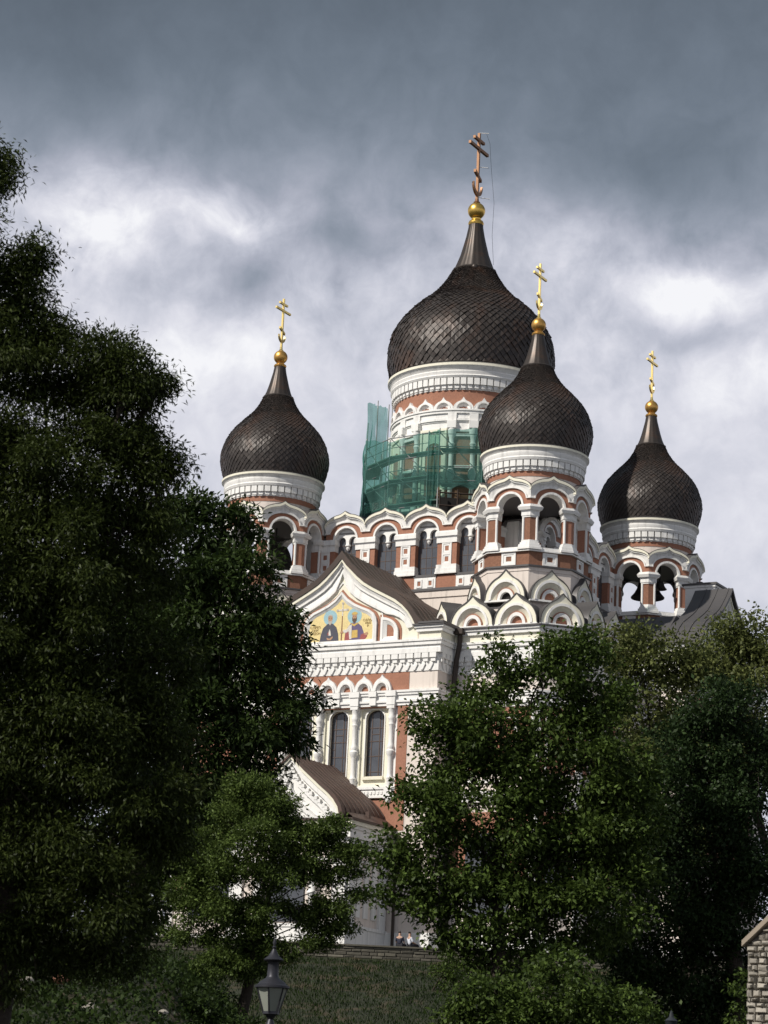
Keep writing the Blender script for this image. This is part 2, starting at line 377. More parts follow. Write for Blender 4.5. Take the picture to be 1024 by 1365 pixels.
def dentils(mb, n, r0, r1, z0, z1, m=0):
    for j in range(n):
        a = 2*PI*j/n; w = PI/n*.80
        for (ra, rb, za, zb, k) in ((r0, r1, z0+(z1-z0)*.42, z1, 1.), (r0, r0+(r1-r0)*.55, z0+(z1-z0)*.12, z0+(z1-z0)*.42, .8), (r0, r0+(r1-r0)*.3, z0, z0+(z1-z0)*.14, .45)):
            vs = [(r*math.cos(a+q*w*k), r*math.sin(a+q*w*k), z) for z in (za, zb) for r, q in ((ra, -1), (rb, -1), (rb, 1), (ra, 1))]
            mb.add(vs, [(0,1,2,3),(4,7,6,5),(0,4,5,1),(1,5,6,2),(2,6,7,3),(3,7,4,0)], m)
def make_tower():
    mb = MB()      # drum: plaster, brick ring, dentils, cornice, plus ceiling
    prof = [(0.05, 29.45), (3.02, 29.45), (3.02, 30.62), (3.05, 30.62), (3.06, 30.98), (3.10, 30.98), (3.12, 31.66), (3.36, 31.68), (3.42, 31.84), (3.38, 31.92), (3.44, 32.1), (3.44, 32.2), (3.40, 32.24), (3.52, 32.42), (3.60, 32.46), (3.60, 32.60), (3.40, 32.74), (3.3, 32.9)]
    mats_ = [1, 1, 1, 2, 1, 0, 0, 0, 0, 0, 0, 0, 0, 0, 3, 4, 4]
    mb.lathe(prof, 72, 0, mats=mats_)
    dentils(mb, 44, 3.1, 3.33, 30.95, 31.67)
    # octagonal roof deck behind the arcade gables
    mb.column(octa(3.3), 29.35, 29.62, 4, octa(3.2))
    tw = mb.build('bell_tower', [WHITE, PINK, BRICK, CREAM, ROOFG], CATH)
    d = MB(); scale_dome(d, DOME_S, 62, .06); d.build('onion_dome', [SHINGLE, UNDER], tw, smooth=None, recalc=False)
    d = MB(); d.lathe([(.9, 38.76), (1.10, 38.78), (1.13, 38.86), (1.08, 38.93), (1.0, 38.96), (.86, 39.3), (.72, 39.75), (.58, 40.3), (.47, 40.75), (.41, 41.12), (.41, 41.2), (.3, 41.22)], 64, flute=16, fdepth=.03); d.build('spire_neck', [SEAM], tw, smooth=25)
    d = MB(); d.lathe([(.42, 41.16), (.45, 41.24), (.40, 41.33), (.26, 41.42), (.28, 41.48)], 24); d.sphere((0, 0, 41.9), .49); d.build('gilded_ball', [GOLDO], tw)
    make_cross(42.36, 45.37, 46.26, .98, .064, 42.98, 43.95, .44).build('cross', [GOLD], tw, smooth=None)
    # piers at the corners, one mesh each
    Rc = T_OCT/math.cos(PI/8)
    for k in range(8):
        a = PI/8+k*PI/4; c = MB(); c.M = face(a, Rc)
        w = .50; dd = .62
        c.column(corner_sec(w, dd), 26.2, 27.8, 1)
        for sgn in (-1, 1):
            x = sgn*(w-.03)*math.cos(PI/8); y = (w-.03)*math.sin(PI/8)
            c.lathe([(.085, 26.2), (.085, 27.8)], 10, 0, x, y-.0)
        for (z0, z1, o) in ((25.60, 25.74, .26), (25.74, 25.92, .20), (25.92, 26.06, .13), (26.06, 26.22, .07), (27.72, 27.82, .05), (27.82, 28.10, .09), (28.10, 28.18, .12), (28.18, 28.38, .22), (28.38, 28.46, .25), (28.46, 28.56, .18)):
            c.column(corner_sec(w, dd, o), z0, z1, 0, corner_sec(w, dd, o+(.08 if abs(z0-28.18) < .01 else 0)))
        c.build('pier', [WHITE, BRICKD if k in (5, 6) else BRICK], tw)
    for k in range(8):
        u = MB(); u.M = face(k*PI/4, T_OCT); arcade_unit(u, T_OCT*math.tan(PI/8), 29.62, 30.5, .414, .83, 0, 1, .6)
        u.build('arched_gable', [WHITE, BRICK, CREAM, ROOFG], tw)
    p = MB()
    p.column(octa(T_OCT), 24.57, 25.48, 1)
    p.column(octa(T_OCT+.18), 25.48, 25.56, 0); p.column(octa(T_OCT+.10), 25.56, 25.68, 0); p.column(octa(T_OCT+.04), 25.68, 25.80, 0)
    p.column(octa(T_OCT+.22), 24.46, 24.57, 3)
    p.column(octa(T_OCT+.1), 24.2, 24.46, 2); p.column(octa(T_OCT+.06), 20.0, 24.2, 2)
    for k in range(8):
        p.M = face(k*PI/4, T_OCT)
        p.band([(-.50, 24.62), (-.50, 25.44), (.50, 25.44), (.50, 24.62)], [(-.36, 24.74), (-.36, 25.32), (.36, 25.32), (.36, 24.74)], -.07, .05, 0, closed=True)
        p.band([(-.36, 24.74), (-.36, 25.32), (.36, 25.32), (.36, 24.74)], [(-.19, 24.88), (-.19, 25.20), (.19, 25.20), (.19, 24.88)], -.035, .05, 0, closed=True)
    p.M = None; p.build('parapet', [WHITE, BRICKD, PINK, ROOFG], tw)
    # two tiers of small gables below
    for k in range(8):
        o = kokoshnik(.9, 1.40, 1.92, hole=(k == 6)).build('small_gable', KOK_MATS, tw); o.matrix_local = face(k*PI/4, T_OCT+.42) @ Matrix.Translation((0, 0, 22.3))
    return tw
tower = make_tower(); tower.location = (10, -10, 0)
towers = {'F': tower}
for key, (x, y) in (('L', (-10, -10)), ('R', (10, 10)), ('B', (-10, 10))):
    c = copy_tree(tower, CATH); c.location = (x, y, 0); towers[key] = c

# corner blocks under the towers: square with cut corners, lower tier of gables, cornice
def block_plan(r, h): return [(h, -r), (r, -h), (r, h), (h, r), (-h, r), (-r, h), (-r, -h), (-h, -r)]
def entab(mb, P, mW=0, mP=1, mC=2, mR=3, lo=0, hi=99):
    """the tall main cornice round plan P, z 15 to 20.2"""
    for z0, z1, o, m in ((20.12, 20.22, .62, mR), (19.98, 20.12, .52, mW), (19.74, 19.98, .42, mW), (19.30, 19.74, .27, mC), (19.16, 19.30, .40, mW), (18.92, 19.16, .33, mW), (18.72, 18.92, .22, mW), (18.42, 18.72, .28, mW),
                         (17.30, 18.42, .06, mW), (15.98, 16.12, .24, mW), (15.82, 15.98, .18, mW), (15.50, 15.82, .10, mW), (15.36, 15.50, .17, mW), (15.16, 15.36, .08, mW)):
        if lo <= z0 < hi: mb.column(offset_poly(P, o), z0, z1, m)
def stalactites(mb, x0, x1, pitch=.55, m=0, y=0.):
    n = max(1, round((x1-x0)/pitch)); pt = (x1-x0)/n
    for i in range(n):
        c = x0+(i+.5)*pt
        mb.box(c-pt*.42, c+pt*.42, y-.27, y, 18.10, 18.425, m)
        mb.box(c-pt*.30, c+pt*.30, y-.20, y, 17.86, 18.10, m)
        c2 = c+pt*.5 if i < n-1 else None
        if c2 is not None:
            mb.prism([(c2-pt*.46, 17.72), (c2-pt*.40, 17.84), (c2, 17.60), (c2+pt*.40, 17.84), (c2+pt*.46, 17.72), (c2+pt*.12, 17.36), (c2-pt*.12, 17.36)], y-.15, y, m)
BR, BH = 5.05, 3.06
def make_block():
    mb = MB(); P = block_plan(BR, BH)
    mb.column(P, -1.5, 20.0, 1); entab(mb, P, 0, 1, 2, 3)
    mb.column(offset_poly(P, .3), 20.2, 20.36, 3, offset_poly(P, .0)); mb.column(P, 20.36, 22.3, 3, octa(T_OCT+.15))
    for k in range(8):
        a = k*PI/4; hw = (BH if k % 2 == 0 else (BR-BH)*.7071); ap = BR if k % 2 == 0 else (BR+BH)*.7071
        mb.M = face(a, ap); stalactites(mb, -hw-.02, hw+.02)
        mb.box(-hw*.86, hw*.86, -.035, .05, 11.0, 15.1, 4); 
        mb.band([(-hw*.6, 10.4), (-hw*.6, 14.6), (hw*.6, 14.6), (hw*.6, 10.4)], [(-hw*.5, 10.6), (-hw*.5, 14.4), (hw*.5, 14.4), (hw*.5, 10.6)], -.12, .0, 0, closed=True)
        mb.box(-hw*.86, hw*.86, -.035, .05, 4.0, 8.6, 4)
        for s_ in (-1, 1): mb.box(s_*hw*.93-.12, s_*hw*.93+.12, -.14, 0, 0, 15.2, 0)
        mb.box(-hw, hw, -.2, 0, 9.2, 9.9, 0); mb.box(-hw, hw, -.16, 0, -.5, 1.1, 0)
        mb.M = face(a, ap) ; mb.prism([(-hw*.5, 2.2)]+arch(hw*.5, .7, 6.6)+[(hw*.5, 2.2)], -.05, .0, 5)
    mb.M = None
    b = mb.build('corner_block', [WHITE, PINK, CREAM, ROOFG, BRICK, GLASS], CATH)
    for k in range(8):
        a = k*PI/4
        if k % 2 == 0:
            for s_ in (-1, 1):
                o = kokoshnik(1.35, 1.47, 1.92).build('small_gable', KOK_MATS, b); o.matrix_local = face(a, BR+.32) @ Matrix.Translation((s_*1.53, 0, 20.36))
        else:
            o = kokoshnik(1.35, 1.47, 1.92).build('small_gable', KOK_MATS, b); o.matrix_local = face(a, (BR+BH)*.7071+.30) @ Matrix.Translation((0, 0, 20.36))
    return b
block = make_block(); block.location = (10, -10, -.007)
for (x, y) in ((-10, -10), (10, 10), (-10, 10)):
    c = copy_tree(block, CATH); c.location = (x, y, -.007)

# central body and the window gallery that joins the towers
mb = MB()
mb.box(-9.0, 9.0, -9.0, 9.0, -1.5, 24.40, 1); mb.box(-9.16, 9.16, -9.16, 9.16, 24.40, 24.58, 3)
mb.box(-9.08, 9.08, -9.08, 9.08, 23.95, 24.40, 1)
mb.box(-8.1, 8.1, -8.1, 8.1, 24.5, 29.0, 0)
mb.column([(-8.6, -8.6), (8.6, -8.6), (8.6, 8.6), (-8.6, 8.6)], 29.0, 31.2, 3, [(-5.2, -5.2), (5.2, -5.2), (5.2, 5.2), (-5.2, 5.2)])
mb.build('central_wall', [WHITE, PINK, CREAM, ROOFG], CATH)
GP, GY = 3.13, 8.72
def make_gallery():
    mb = MB(); mb.M = face(-PI/2, GY)
    X0 = -2*GP
    for i in range(5):                 # piers between the windows
        x = X0+i*GP; w = .73
        mb.box(x-w, x+w, -.02, .5, 26.2, 27.8, 1)
        mb.band([(x-.36, 26.24), (x-.36, 27.76), (x+.36, 27.76), (x+.36, 26.24)], [(x-.25, 26.34), (x-.25, 27.66), (x+.25, 27.66), (x+.25, 26.34)], -.08, .05, 0, closed=True)
        mb.box(x-.25, x+.25, -.08, .05, 26.90, 27.06, 0)
        for zc in (26.62, 27.36):
            mb.band([(x-.26, zc-.28), (x-.26, zc+.30), (x+.26, zc+.30), (x+.26, zc-.28)], [(x-.14, zc-.17), (x-.14, zc+.17), (x+.14, zc+.17), (x+.14, zc-.17)], -.045, .05, 0, closed=True)
        for z0, z1, o in ((25.60, 25.72, .14), (25.72, 25.98, .10), (25.98, 26.24, .05), (27.74, 28.10, .06), (28.10, 28.18, .09), (28.18, 28.46, .17), (28.46, 28.56, .12)):
            mb.box(x-w-o*.6, x+w+o*.6, -.04-o, .5, z0, z1, 0)
    L = 2*GP+.4
    mb.box(-L, L, .0, .5, 24.57, 25.5, 1)
    for i in range(4):
        x = X0+(i+.5)*GP
        mb.box(x-.80, x+.80, -.05, .02, 24.62, 25.44, 0)
        for s_ in (-1, 1):
            mb.band([(x+s_*.42-.22, 24.74), (x+s_*.42-.22, 25.30), (x+s_*.42+.22, 25.30), (x+s_*.42+.22, 24.74)], [(x+s_*.42-.12, 24.86), (x+s_*.42-.12, 25.18), (x+s_*.42+.12, 25.18), (x+s_*.42+.12, 24.86)], -.10, .0, 0, closed=True)
            mb.box(x+s_*.42-.12, x+s_*.42+.12, -.058, -.03, 24.86, 25.18, 1)
        mb.box(x-.86, x+.86, -.08, .5, 25.44, 25.62, 3)
    gal = mb.build('window_gallery', [WHITE, BRICK, CREAM, ROOFG], CATH)
    for i in range(4):
        x = X0+(i+.5)*GP
        u = MB(); u.M = face(-PI/2, GY) @ Matrix.Translation((x, 0, 0)); arcade_unit(u, GP/2, 29.52, 30.46, .0, .84, 0, 1, .5, oh=.84)
        # pendant between the twin lights
        yb = .22
        u.band(arch(.84, .84, ZS), [(-.84+.38*2*0, ZS)]+[p for p in arch(.84, .84, ZS)][1:-1]+[(.84, ZS)], yb, .5, 0)
        top = arch(.85, .85, ZS, n=24)
        low = [(.85, ZS)]+[(.445+.325*math.cos(t), ZS-.04+.325*math.sin(t)) for t in np.linspace(0, PI, 9)]+[(.12, ZS-.26), (-.12, ZS-.26)]+[(-.445+.325*math.cos(t), ZS-.04+.325*math.sin(t)) for t in np.linspace(0, PI, 9)]+[(-.85, ZS)]
        u.prism(top+low[1:-1], yb, .45, 0)
        u.lathe([(.15, ZS-.24), (.21, ZS-.28), (.21, ZS-.36), (.11, ZS-.42), (.15, ZS-.50), (.12, ZS-.60), (.03, ZS-.70)], 12, 0, 0, yb+.14)
        u.build('arched_gable', [WHITE, BRICK, CREAM, ROOFG], gal)
        w = MB(); w.M = face(-PI/2, GY) @ Matrix.Translation((x, 0, 0))
        w.box(-.86, .86, .44, .50, 25.62, 29.2, 0)
        for xx in (-.62, -.21, .21, .62): w.box(xx-.018, xx+.018, .42, .45, 25.62, 28.9, 1)
        for zz in (26.2, 26.9, 27.6, 28.2): w.box(-.84, .84, .42, .45, zz-.018, zz+.018, 1)
        w.build('window', [GLASS, MUNT], gal)
    return gal
gal = make_gallery()
for k in (1, 2, 3):
    c = copy_tree(gal, CATH); c.rotation_euler = (0, 0, k*PI/2)

# ---------------------------------------------------------------- main drum and dome
mb = MB()
prof = [(5.30, 29.0), (5.30, 36.75), (5.36, 36.8), (5.36, 37.4), (5.30, 37.42), (5.30, 39.72), (5.32, 39.74), (5.36, 40.55), (5.62, 40.58), (5.70, 40.72), (5.66, 40.80), (5.72, 41.02), (5.68, 41.08), (5.80, 41.30), (5.93, 41.40), (5.93, 41.58), (5.75, 41.72), (5.5, 41.85)]
mats_ = [1, 1, 0, 0, 2, 0, 0, 0, 0, 0, 0, 0, 0, 0, 3, 4, 4]
mb.lathe(prof, 120, mats=mats_); dentils(mb, 74, 5.34, 5.60, 39.72, 40.57)
for k in range(24):       # the crown of 24 little arches above the entablature
    a = -PI/2+PI/24+k*PI/12; mb.M = face(a, 5.30)
    hw = .70
    A = ogee(hw+.02, 38.28, 39.16, .30, ex=.48, kw=.34); mb.band(A, arch(hw*.74, .52, 38.28), -.22, .05, 0)
    mb.band(arch(hw*.78, .56, 38.28), arch(hw*.66, .46, 38.28), -.27, .05, 0)
    mb.band(arch(hw*.66, .46, 38.28), arch(hw*.3, .2, 38.30), -.16, .05, 0, yb=-.02)
    for q in (-.22, 0, .22): mb.prism([(q-.09, 38.30), (q-.09, 38.36), (q, 38.44), (q+.09, 38.36), (q+.09, 38.30)], -.10, 0, 2)
    mb.M = None
def ringdeck(mb, r, z0, z1, m): mb.lathe([(5.25, z0), (r, z0), (r, z1), (5.25, z1)], 96, m)
for z0, z1, r in ((38.16, 38.28, 5.62), (37.98, 38.16, 5.55), (37.62, 37.98, 5.44), (37.46, 37.62, 5.50), (37.36, 37.46, 5.42)): ringdeck(mb, r, z0, z1, 0)
drum = mb.build('main_drum', [WHITE, BRICK, BRICK, CREAM, ROOFG], CATH)
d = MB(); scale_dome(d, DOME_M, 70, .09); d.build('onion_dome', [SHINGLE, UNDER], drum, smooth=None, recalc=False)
d = MB(); d.lathe([(1.3, 50.2), (1.62, 50.24), (1.66, 50.34), (1.60, 50.44), (1.48, 50.48), (1.28, 51.0), (1.06, 51.6), (.85, 52.4), (.68, 53.1), (.55, 53.8), (.53, 54.04), (.40, 54.08)], 72, flute=18, fdepth=.03)
d.sphere((.68, -1.32, 50.22), .26); d.build('spire_neck', [SEAM], drum, smooth=25)
d = MB(); d.lathe([(.54, 54.0), (.58, 54.12), (.52, 54.28), (.34, 54.42), (.36, 54.52)], 28); d.sphere((0, 0, 55.12), .64, 20); d.build('gilded_ball', [mat('patchy_gold_ball', (.72, .47, .12), .36, .95, var=.25, vscale=2.2, dirt=((.30, .16, .06), .6, 1.8))], drum)
make_cross(55.76, 60.04, 61.26, 1.50, .092, 56.30, 58.0, .74).build('cross', [BRONZE], drum, smooth=None)
# lightning rod cable with white stand-offs beside the cross
l = MB(); P = [(.0, .12, 61.2), (.35, .5, 60.6), (.48, .62, 58.6), (.62, 1.0, 56.0), (.60, .9, 53.5), (.7, 1.1, 51.2)]
l.tube([(.38, .46, 61.3)]+[(a+.25, b+.1, c) for a, b, c in P[1:]], .012, 5, 0)
for z, a in ((61.28, .62), (58.6, .62), (56.2, .72)): l.tube([(0, .0, z), (a, .35+.3*(61.3-z)/5, z)], .028, 6, 1)
l.build('lightning_rod', [IRON, WHITE], drum)
for k in range(16):       # paired columns
    base = -PI/2+PI/8+(k//2)*PI/4; a = base+(R(7.9) if k % 2 else -R(7.9))
    c = MB(); c.M = face(a, 5.42)
    c.lathe([(.26, 31.0), (.26, 31.6), (.17, 31.7), (.17, 33.2), (.25, 33.35), (.29, 33.6), (.25, 33.85), (.17, 34.0), (.17, 35.6), (.24, 35.75), (.17, 35.9), (.19, 36.2), (.28, 36.5), (.30, 36.9)], 14, 0)
    c.box(-.32, .32, -.30, .2, 36.88, 37.40, 0); c.box(-.31, .31, -.12, .2, 37.4, 38.0, 0); c.box(-.30, .30, -.30, .2, 30.2, 31.0, 0)
    c.build('column', [WHITE], drum)
for k in range(8):
    a = -PI/2+k*PI/4; w = MB(); w.M = face(a, 5.30*math.cos(R(10)))
    shape_ring(w, -1.02, 1.02, 31.2, 36.9, win_outline(0, .62, 31.9, 35.3, .62), -.10, .3, 0)
    w.band([(-1.02, 31.2), (-1.02, 36.9), (1.02, 36.9), (1.02, 31.2)], [(-.88, 31.35), (-.88, 36.72), (.88, 36.72), (.88, 31.35)], -.20, .1, 0, closed=True)
    w.prism(win_outline(0, .64, 31.9, 35.3, .62), .02, .1, 1)
    for xx in (-.3, 0, .3): w.box(xx-.025, xx+.025, -.02, .05, 31.9, 35.8, 2)
    for zz in np.arange(32.5, 35.6, .6): w.box(-.6, .6, -.02, .05, zz-.025, zz+.025, 2)
    w.build('window', [CREAM, GLASS, MUNT], drum)
    q = MB(); q.M = face(a+PI/8, 5.30)
    for z0, z1 in ((36.32, 36.5), (36.66, 36.86), (34.0, 34.22), (31.2, 31.6)): q.box(-.52, .52, -.16, .05, z0, z1, 0)
    q.build('panel_frame', [WHITE], drum)

# ---------------------------------------------------------------- gabled arms
GAB_O = [(0, 24.85), (.35, 24.42), (.68, 24.11), (1.15, 23.66), (1.66, 23.24), (2.3, 22.86), (2.89, 22.55), (3.42, 22.28), (4.0, 21.98), (4.55, 21.56), (5.0, 21.1), (5.32, 20.64), (5.55, 20.2)]
GAB_R = [(0, 25.40), (.40, 24.98), (.75, 24.66), (1.3, 24.24), (1.87, 23.88), (2.5, 23.50), (3.24, 23.10), (3.95, 22.70), (4.6, 22.28), (5.2, 21.80), (5.7, 21.33), (6.15, 20.80), (6.45, 20.3)]
def outset(P, d):
    q = [Vector(p) for p in P]; o = []
    for i, p in enumerate(q):
        t = (q[min(i+1, len(q)-1)]-q[max(i-1, 0)]).normalized(); n = Vector((-t.y, t.x)); n = n if n.y > 0 or n.x > 0 else -n
        o.append(tuple(p+n*d) if i else (0, p.y+d*1.5))
    return o
GAB_R = outset(GAB_O, .36); GAB_R[-1] = (6.1, 20.3)
def mirror(P): return [(-x, z) for x, z in P[::-1] if x > 1e-6]+list(P)
def shrink(P, d, dz):
    """inset a half outline"""
    return [(max(0, x-d*min(1, x/1.2)), z-dz*(1 if x < 4 else max(.15, 1-(x-4)/1.6))) for x, z in P]
def gable_arm(depth, inner):
    """cross arm with its ogee gable front; wall plane at y=-depth"""
    mb = MB(); mb.M = face(-PI/2, 0.0)
    Y = -depth; HX = 7.05
    mb.box(-HX, HX, Y+.75, inner, -1.5, 20.0, 1)
    for s_ in (-1, 1): mb.box(s_*6.06-.99, s_*6.06+.99, Y, Y+.8, -1.5, 20.0, 1)
    mb.box(-5.07, 5.07, Y-.03, Y+.8, 15.1, 20.0, 2)
    for s_ in (-1, 1): mb.box(s_*4.71-.36, s_*4.71+.36, Y-.03, Y+.8, 7.3, 15.1, 2)
    mb.box(-4.4, 4.4, Y-.03, Y+.8, 7.3, 9.2, 2); mb.box(-5.07, 5.07, Y-.005, Y+.8, -1.5, 7.3, 1)
    mb.M = face(-PI/2, 0.0)
    P = [(-HX, Y), (HX, Y), (HX, inner), (-HX, inner)]
    P = [(x, y) for x, y in P]
    entab(mb, P, 0, 1, 4, 3, hi=19.29)
    for s_ in (-1, 1):
        a_, b_ = sorted((s_*6.05, s_*HX)); entab(mb, [(a_, Y), (b_, Y), (b_, inner), (a_, inner)], 0, 1, 4, 3, lo=19.29)
    stalactites(mb, -HX, HX, y=Y)
    M0 = mb.M
    # side faces: stalactites along the return walls
    for s_ in (-1, 1):
        n = int((min(inner, Y+6)-Y)/.55)
        for i in range(n):
            y = Y+(i+.5)*.55
            mb.box(s_*(HX+.13)-.14, s_*(HX+.13)+.14, y-.23, y+.23, 18.10, 18.425, 0); mb.box(s_*(HX+.1)-.1, s_*(HX+.1)+.1, y-.16, y+.16, 17.86, 18.10, 0)
            mb.add([(s_*(HX+.15), y+.05, 17.8), (s_*(HX+.15), y+.5, 17.8), (s_*(HX+.15), y+.275, 17.36), (s_*HX, y+.05, 17.8), (s_*HX, y+.5, 17.8), (s_*HX, y+.275, 17.36)], [(0,1,2),(0,3,4,1),(1,4,5,2),(2,5,3,0)], 0)
    mb.box(-HX-.18, HX+.18, Y-.18, inner, -1.5, 1.0, 0)
    return mb, M0
def gable_front(mb, Y):
    GO = mirror(GAB_O)
    mb.prism(GO+[(5.55, 19.29), (-5.55, 19.29)], Y-.05, Y+2.0, 4)
    S1 = mirror(shrink(GAB_O, .12, .16)); S2 = mirror(shrink(GAB_O, .28, .36)); S3 = mirror(shrink(GAB_O, .34, .44)); S4 = mirror(shrink(GAB_O, .62, .80)); S5 = mirror(shrink(GAB_O, .70, .90))
    mb.band(GO, S1, Y-.44, Y+.1, 4); mb.band(S1, S2, Y-.36, Y, 0, yb=Y-.24); mb.band(S2, S3, Y-.28, Y, 0); mb.band(S3, S4, Y-.14, Y, 0, yb=Y-.22); mb.band(S4, S5, Y-.22, Y, 0)
# south arm ------------------------------------------------------
YF = 17.0
mb, M0 = gable_arm(YF, -8.0)
gable_front(mb, -YF)
arm = mb.build('gabled_arm', [WHITE, PINK, BRICK, ROOFG, CREAM], CATH)
roof = MB(); roof.M = M0
RO = mirror(GAB_R); RI = mirror([(max(0, x-.16*min(1, x/.8)), z-.10) for x, z in GAB_R])
roof.band(RO, [(x, z+.01) for x, z in mirror(GAB_O)], -YF-.50, -YF+.4, 0); roof.band(RO, RI, -YF+.3, -8.9, 0)
for y in np.arange(-YF+.2, -9, .75):
    roof.band([(x*1.006, z+.05) for x, z in RO], [(x, z-.01) for x, z in RO], y-.03, y+.03, 0)
for s_ in (-1, 1): roof.box(s_*6.75-.9, s_*6.75+.9, -YF-.66, -9, 20.22, 20.34, 1)
roof.build('gable_roof', [ROOFB, ROOFG], arm)
# mosaic field, its frame and side niches
fr = MB(); fr.M = M0; Y = -YF
def halfcurve(ax_, az_, sx, sz, z0, drop=.0):
    """pointed head: apex (0,az_), shoulder turning down at (sx, sz), straight to z0"""
    H = [(0, az_), (sx*.16, az_-.40*(az_-sz)*.75), (sx*.36, az_-(az_-sz)*.53), (sx*.58, az_-(az_-sz)*.70), (sx*.78, az_-(az_-sz)*.84), (sx*.91, sz-.0), (sx*.975, sz-.28), (sx, sz-.62), (sx, .5*(sz-.62+z0)), (sx, z0)]
    return mirror(H)
rec = halfcurve(0, 23.42, 3.05, 21.55, 19.20); c1 = halfcurve(0, 23.30, 2.98, 21.50, 19.20)
brk = halfcurve(0, 22.90, 2.80, 21.28, 19.20); whi = halfcurve(0, 22.72, 2.66, 21.18, 19.22); gl = halfcurve(0, 22.27, 2.32, 20.98, 19.52)
fr.band(rec, brk, Y-.06, Y+.1, 0, yb=Y+.02); fr.band(rec, c1, Y-.12, Y, 0)
fr.prism(brk, Y-.10, Y-.02, 1); fr.band(whi, halfcurve(0, 22.52, 2.50, 21.08, 19.36), Y-.26, Y, 0); fr.band(halfcurve(0, 22.52, 2.50, 21.08, 19.36), gl, Y-.24, Y, 0, yb=Y-.13)
fr.box(-2.66, 2.66, Y-.27, Y, 19.22, 19.38, 0); fr.box(-2.52, 2.52, Y-.2, Y, 19.38, 19.52, 0); fr.box(-4.42, 4.42, Y-.08, Y, 19.06, 19.215, 1)
for s_ in (-1, 1):
    q = lambda x0, x1, zt, z0: [(s_*x0, z0), (s_*x0, zt)]+[(s_*(x0+(x1-x0)*math.sin(t)), zt-(1-math.cos(t))*(zt-z0)*.62) for t in np.linspace(.12, PI/2, 9)]+[(s_*x1, z0)]
    fr.prism(q(2.82, 4.42, 21.08, 19.2), Y-.09, Y-.015, 1)
    fr.band(q(2.96, 4.22, 20.88, 19.26), q(3.12, 4.06, 20.68, 19.42), Y-.26, Y, 0, closed=True)
    fr.band(q(3.12, 4.06, 20.68, 19.42), q(3.36, 3.86, 20.40, 19.62), Y-.24, Y, 0, closed=True, yb=Y-.12)
fr.build('mosaic_frame', [WHITE, BRICK], arm)
# mosaic: gold ground with two robed figures and a cross staff, flat pieces laid on each other
def flatmat(n, c, r=.45, met=0.0): return mat(n, c, r, met, var=.18, vscale=5, fine=.35, fscale=16)
MG = flatmat('gold_mosaic', (.68, .55, .26), .5, .15); MBLU = flatmat('blue_halo', (.29, .46, .51)); MROB = flatmat('charcoal_robe', (.065, .065, .085)); MPUR = flatmat('purple_robe', (.115, .085, .17))
MRED = flatmat('dark_red_robe', (.30, .075, .07)); MSK = flatmat('mosaic_skin', (.42, .24, .14)); MWH = flatmat('white_cloth', (.62, .58, .52)); MHA = flatmat('brown_hair', (.10, .055, .03)); MGR = flatmat('grey_beard', (.42, .38, .33)); MOC = flatmat('ochre_panel', (.55, .37, .10)); MSTF = flatmat('brown_staff', (.22, .10, .05))
ms = MB(); ms.M = M0; lv = [0]
def flat(pts, m, lay): ms.prism(pts, -YF-.125-.004*lay, -YF-.110, m)
def disc(cx, cz, r, m, lay, sx=1, n=20): flat([(cx+r*sx*math.cos(2*PI*i/n), cz+r*math.sin(2*PI*i/n)) for i in range(n)], m, lay)
ms.prism(gl, -YF-.125, -YF-.105, 0)
disc(-.80, 21.08, .50, 1, 1); disc(.98, 21.10, .52, 1, 1)
flat([(-1.52, 19.54), (-1.45, 20.0), (-1.30, 20.42), (-1.02, 20.66), (-.80, 20.74), (-.58, 20.66), (-.32, 20.42), (-.18, 20.0), (-.12, 19.54)], 2, 2)
disc(-.80, 21.03, .21, 5, 2, .84); flat([(-.97, 20.98), (-.93, 20.72), (-.80, 20.58), (-.67, 20.72), (-.63, 20.98), (-.72, 20.86), (-.88, 20.86)], 8, 3); flat([(-.98, 21.05), (-.96, 21.22), (-.80, 21.30), (-.64, 21.22), (-.62, 21.05), (-.68, 21.16), (-.80, 21.20), (-.92, 21.16)], 8, 4)
flat([(-.86, 20.22), (-.80, 20.34), (-.72, 20.05), (-.70, 19.90), (-.92, 19.92)], 6, 3); flat([(-.96, 19.62), (-1.02, 19.78), (-.80, 19.70), (-.58, 19.86), (-.56, 19.74), (-.72, 19.60)], 5, 4); flat([(-.98, 19.98), (-.90, 20.18), (-.86, 19.92)], 4, 4)
flat([(.32, 19.54), (.36, 20.05), (.52, 20.40), (.72, 20.62), (.98, 20.70), (1.24, 20.62), (1.52, 20.40), (1.68, 20.02), (1.78, 19.54)], 3, 2)
flat([(.30, 19.54), (.34, 19.95), (.62, 20.2), (.70, 19.54)], 4, 3); flat([(1.42, 19.54), (1.50, 19.86), (1.98, 20.0), (1.94, 19.7), (1.80, 19.54)], 4, 3)
flat([(.44, 20.12), (.60, 20.48), (.80, 20.56), (.82, 19.60), (.66, 19.60), (.60, 20.1)], 6, 4); flat([(.30, 20.02), (.18, 20.10), (.20, 20.22), (.46, 20.26), (.58, 20.44), (.66, 20.30), (.5, 20.06)], 6, 5)
flat([(.80, 20.52), (.98, 20.42), (1.24, 20.56), (1.20, 20.66), (.98, 20.56), (.78, 20.64)], 9, 4); flat([(.82, 19.66), (.84, 20.16), (1.24, 20.18), (1.26, 19.68)], 9, 5); flat([(1.70, 19.86), (1.84, 19.98), (2.04, 19.92), (1.92, 19.78)], 5, 4)
disc(.98, 21.06, .205, 5, 2, .82); flat([(.80, 21.04), (.82, 20.78), (.98, 20.62), (1.14, 20.78), (1.16, 21.04), (1.08, 20.92), (.98, 20.95), (.88, 20.92)], 7, 3); flat([(.76, 21.20), (.80, 21.32), (.98, 21.38), (1.16, 21.32), (1.20, 21.20), (.98, 21.17)], 9, 4)
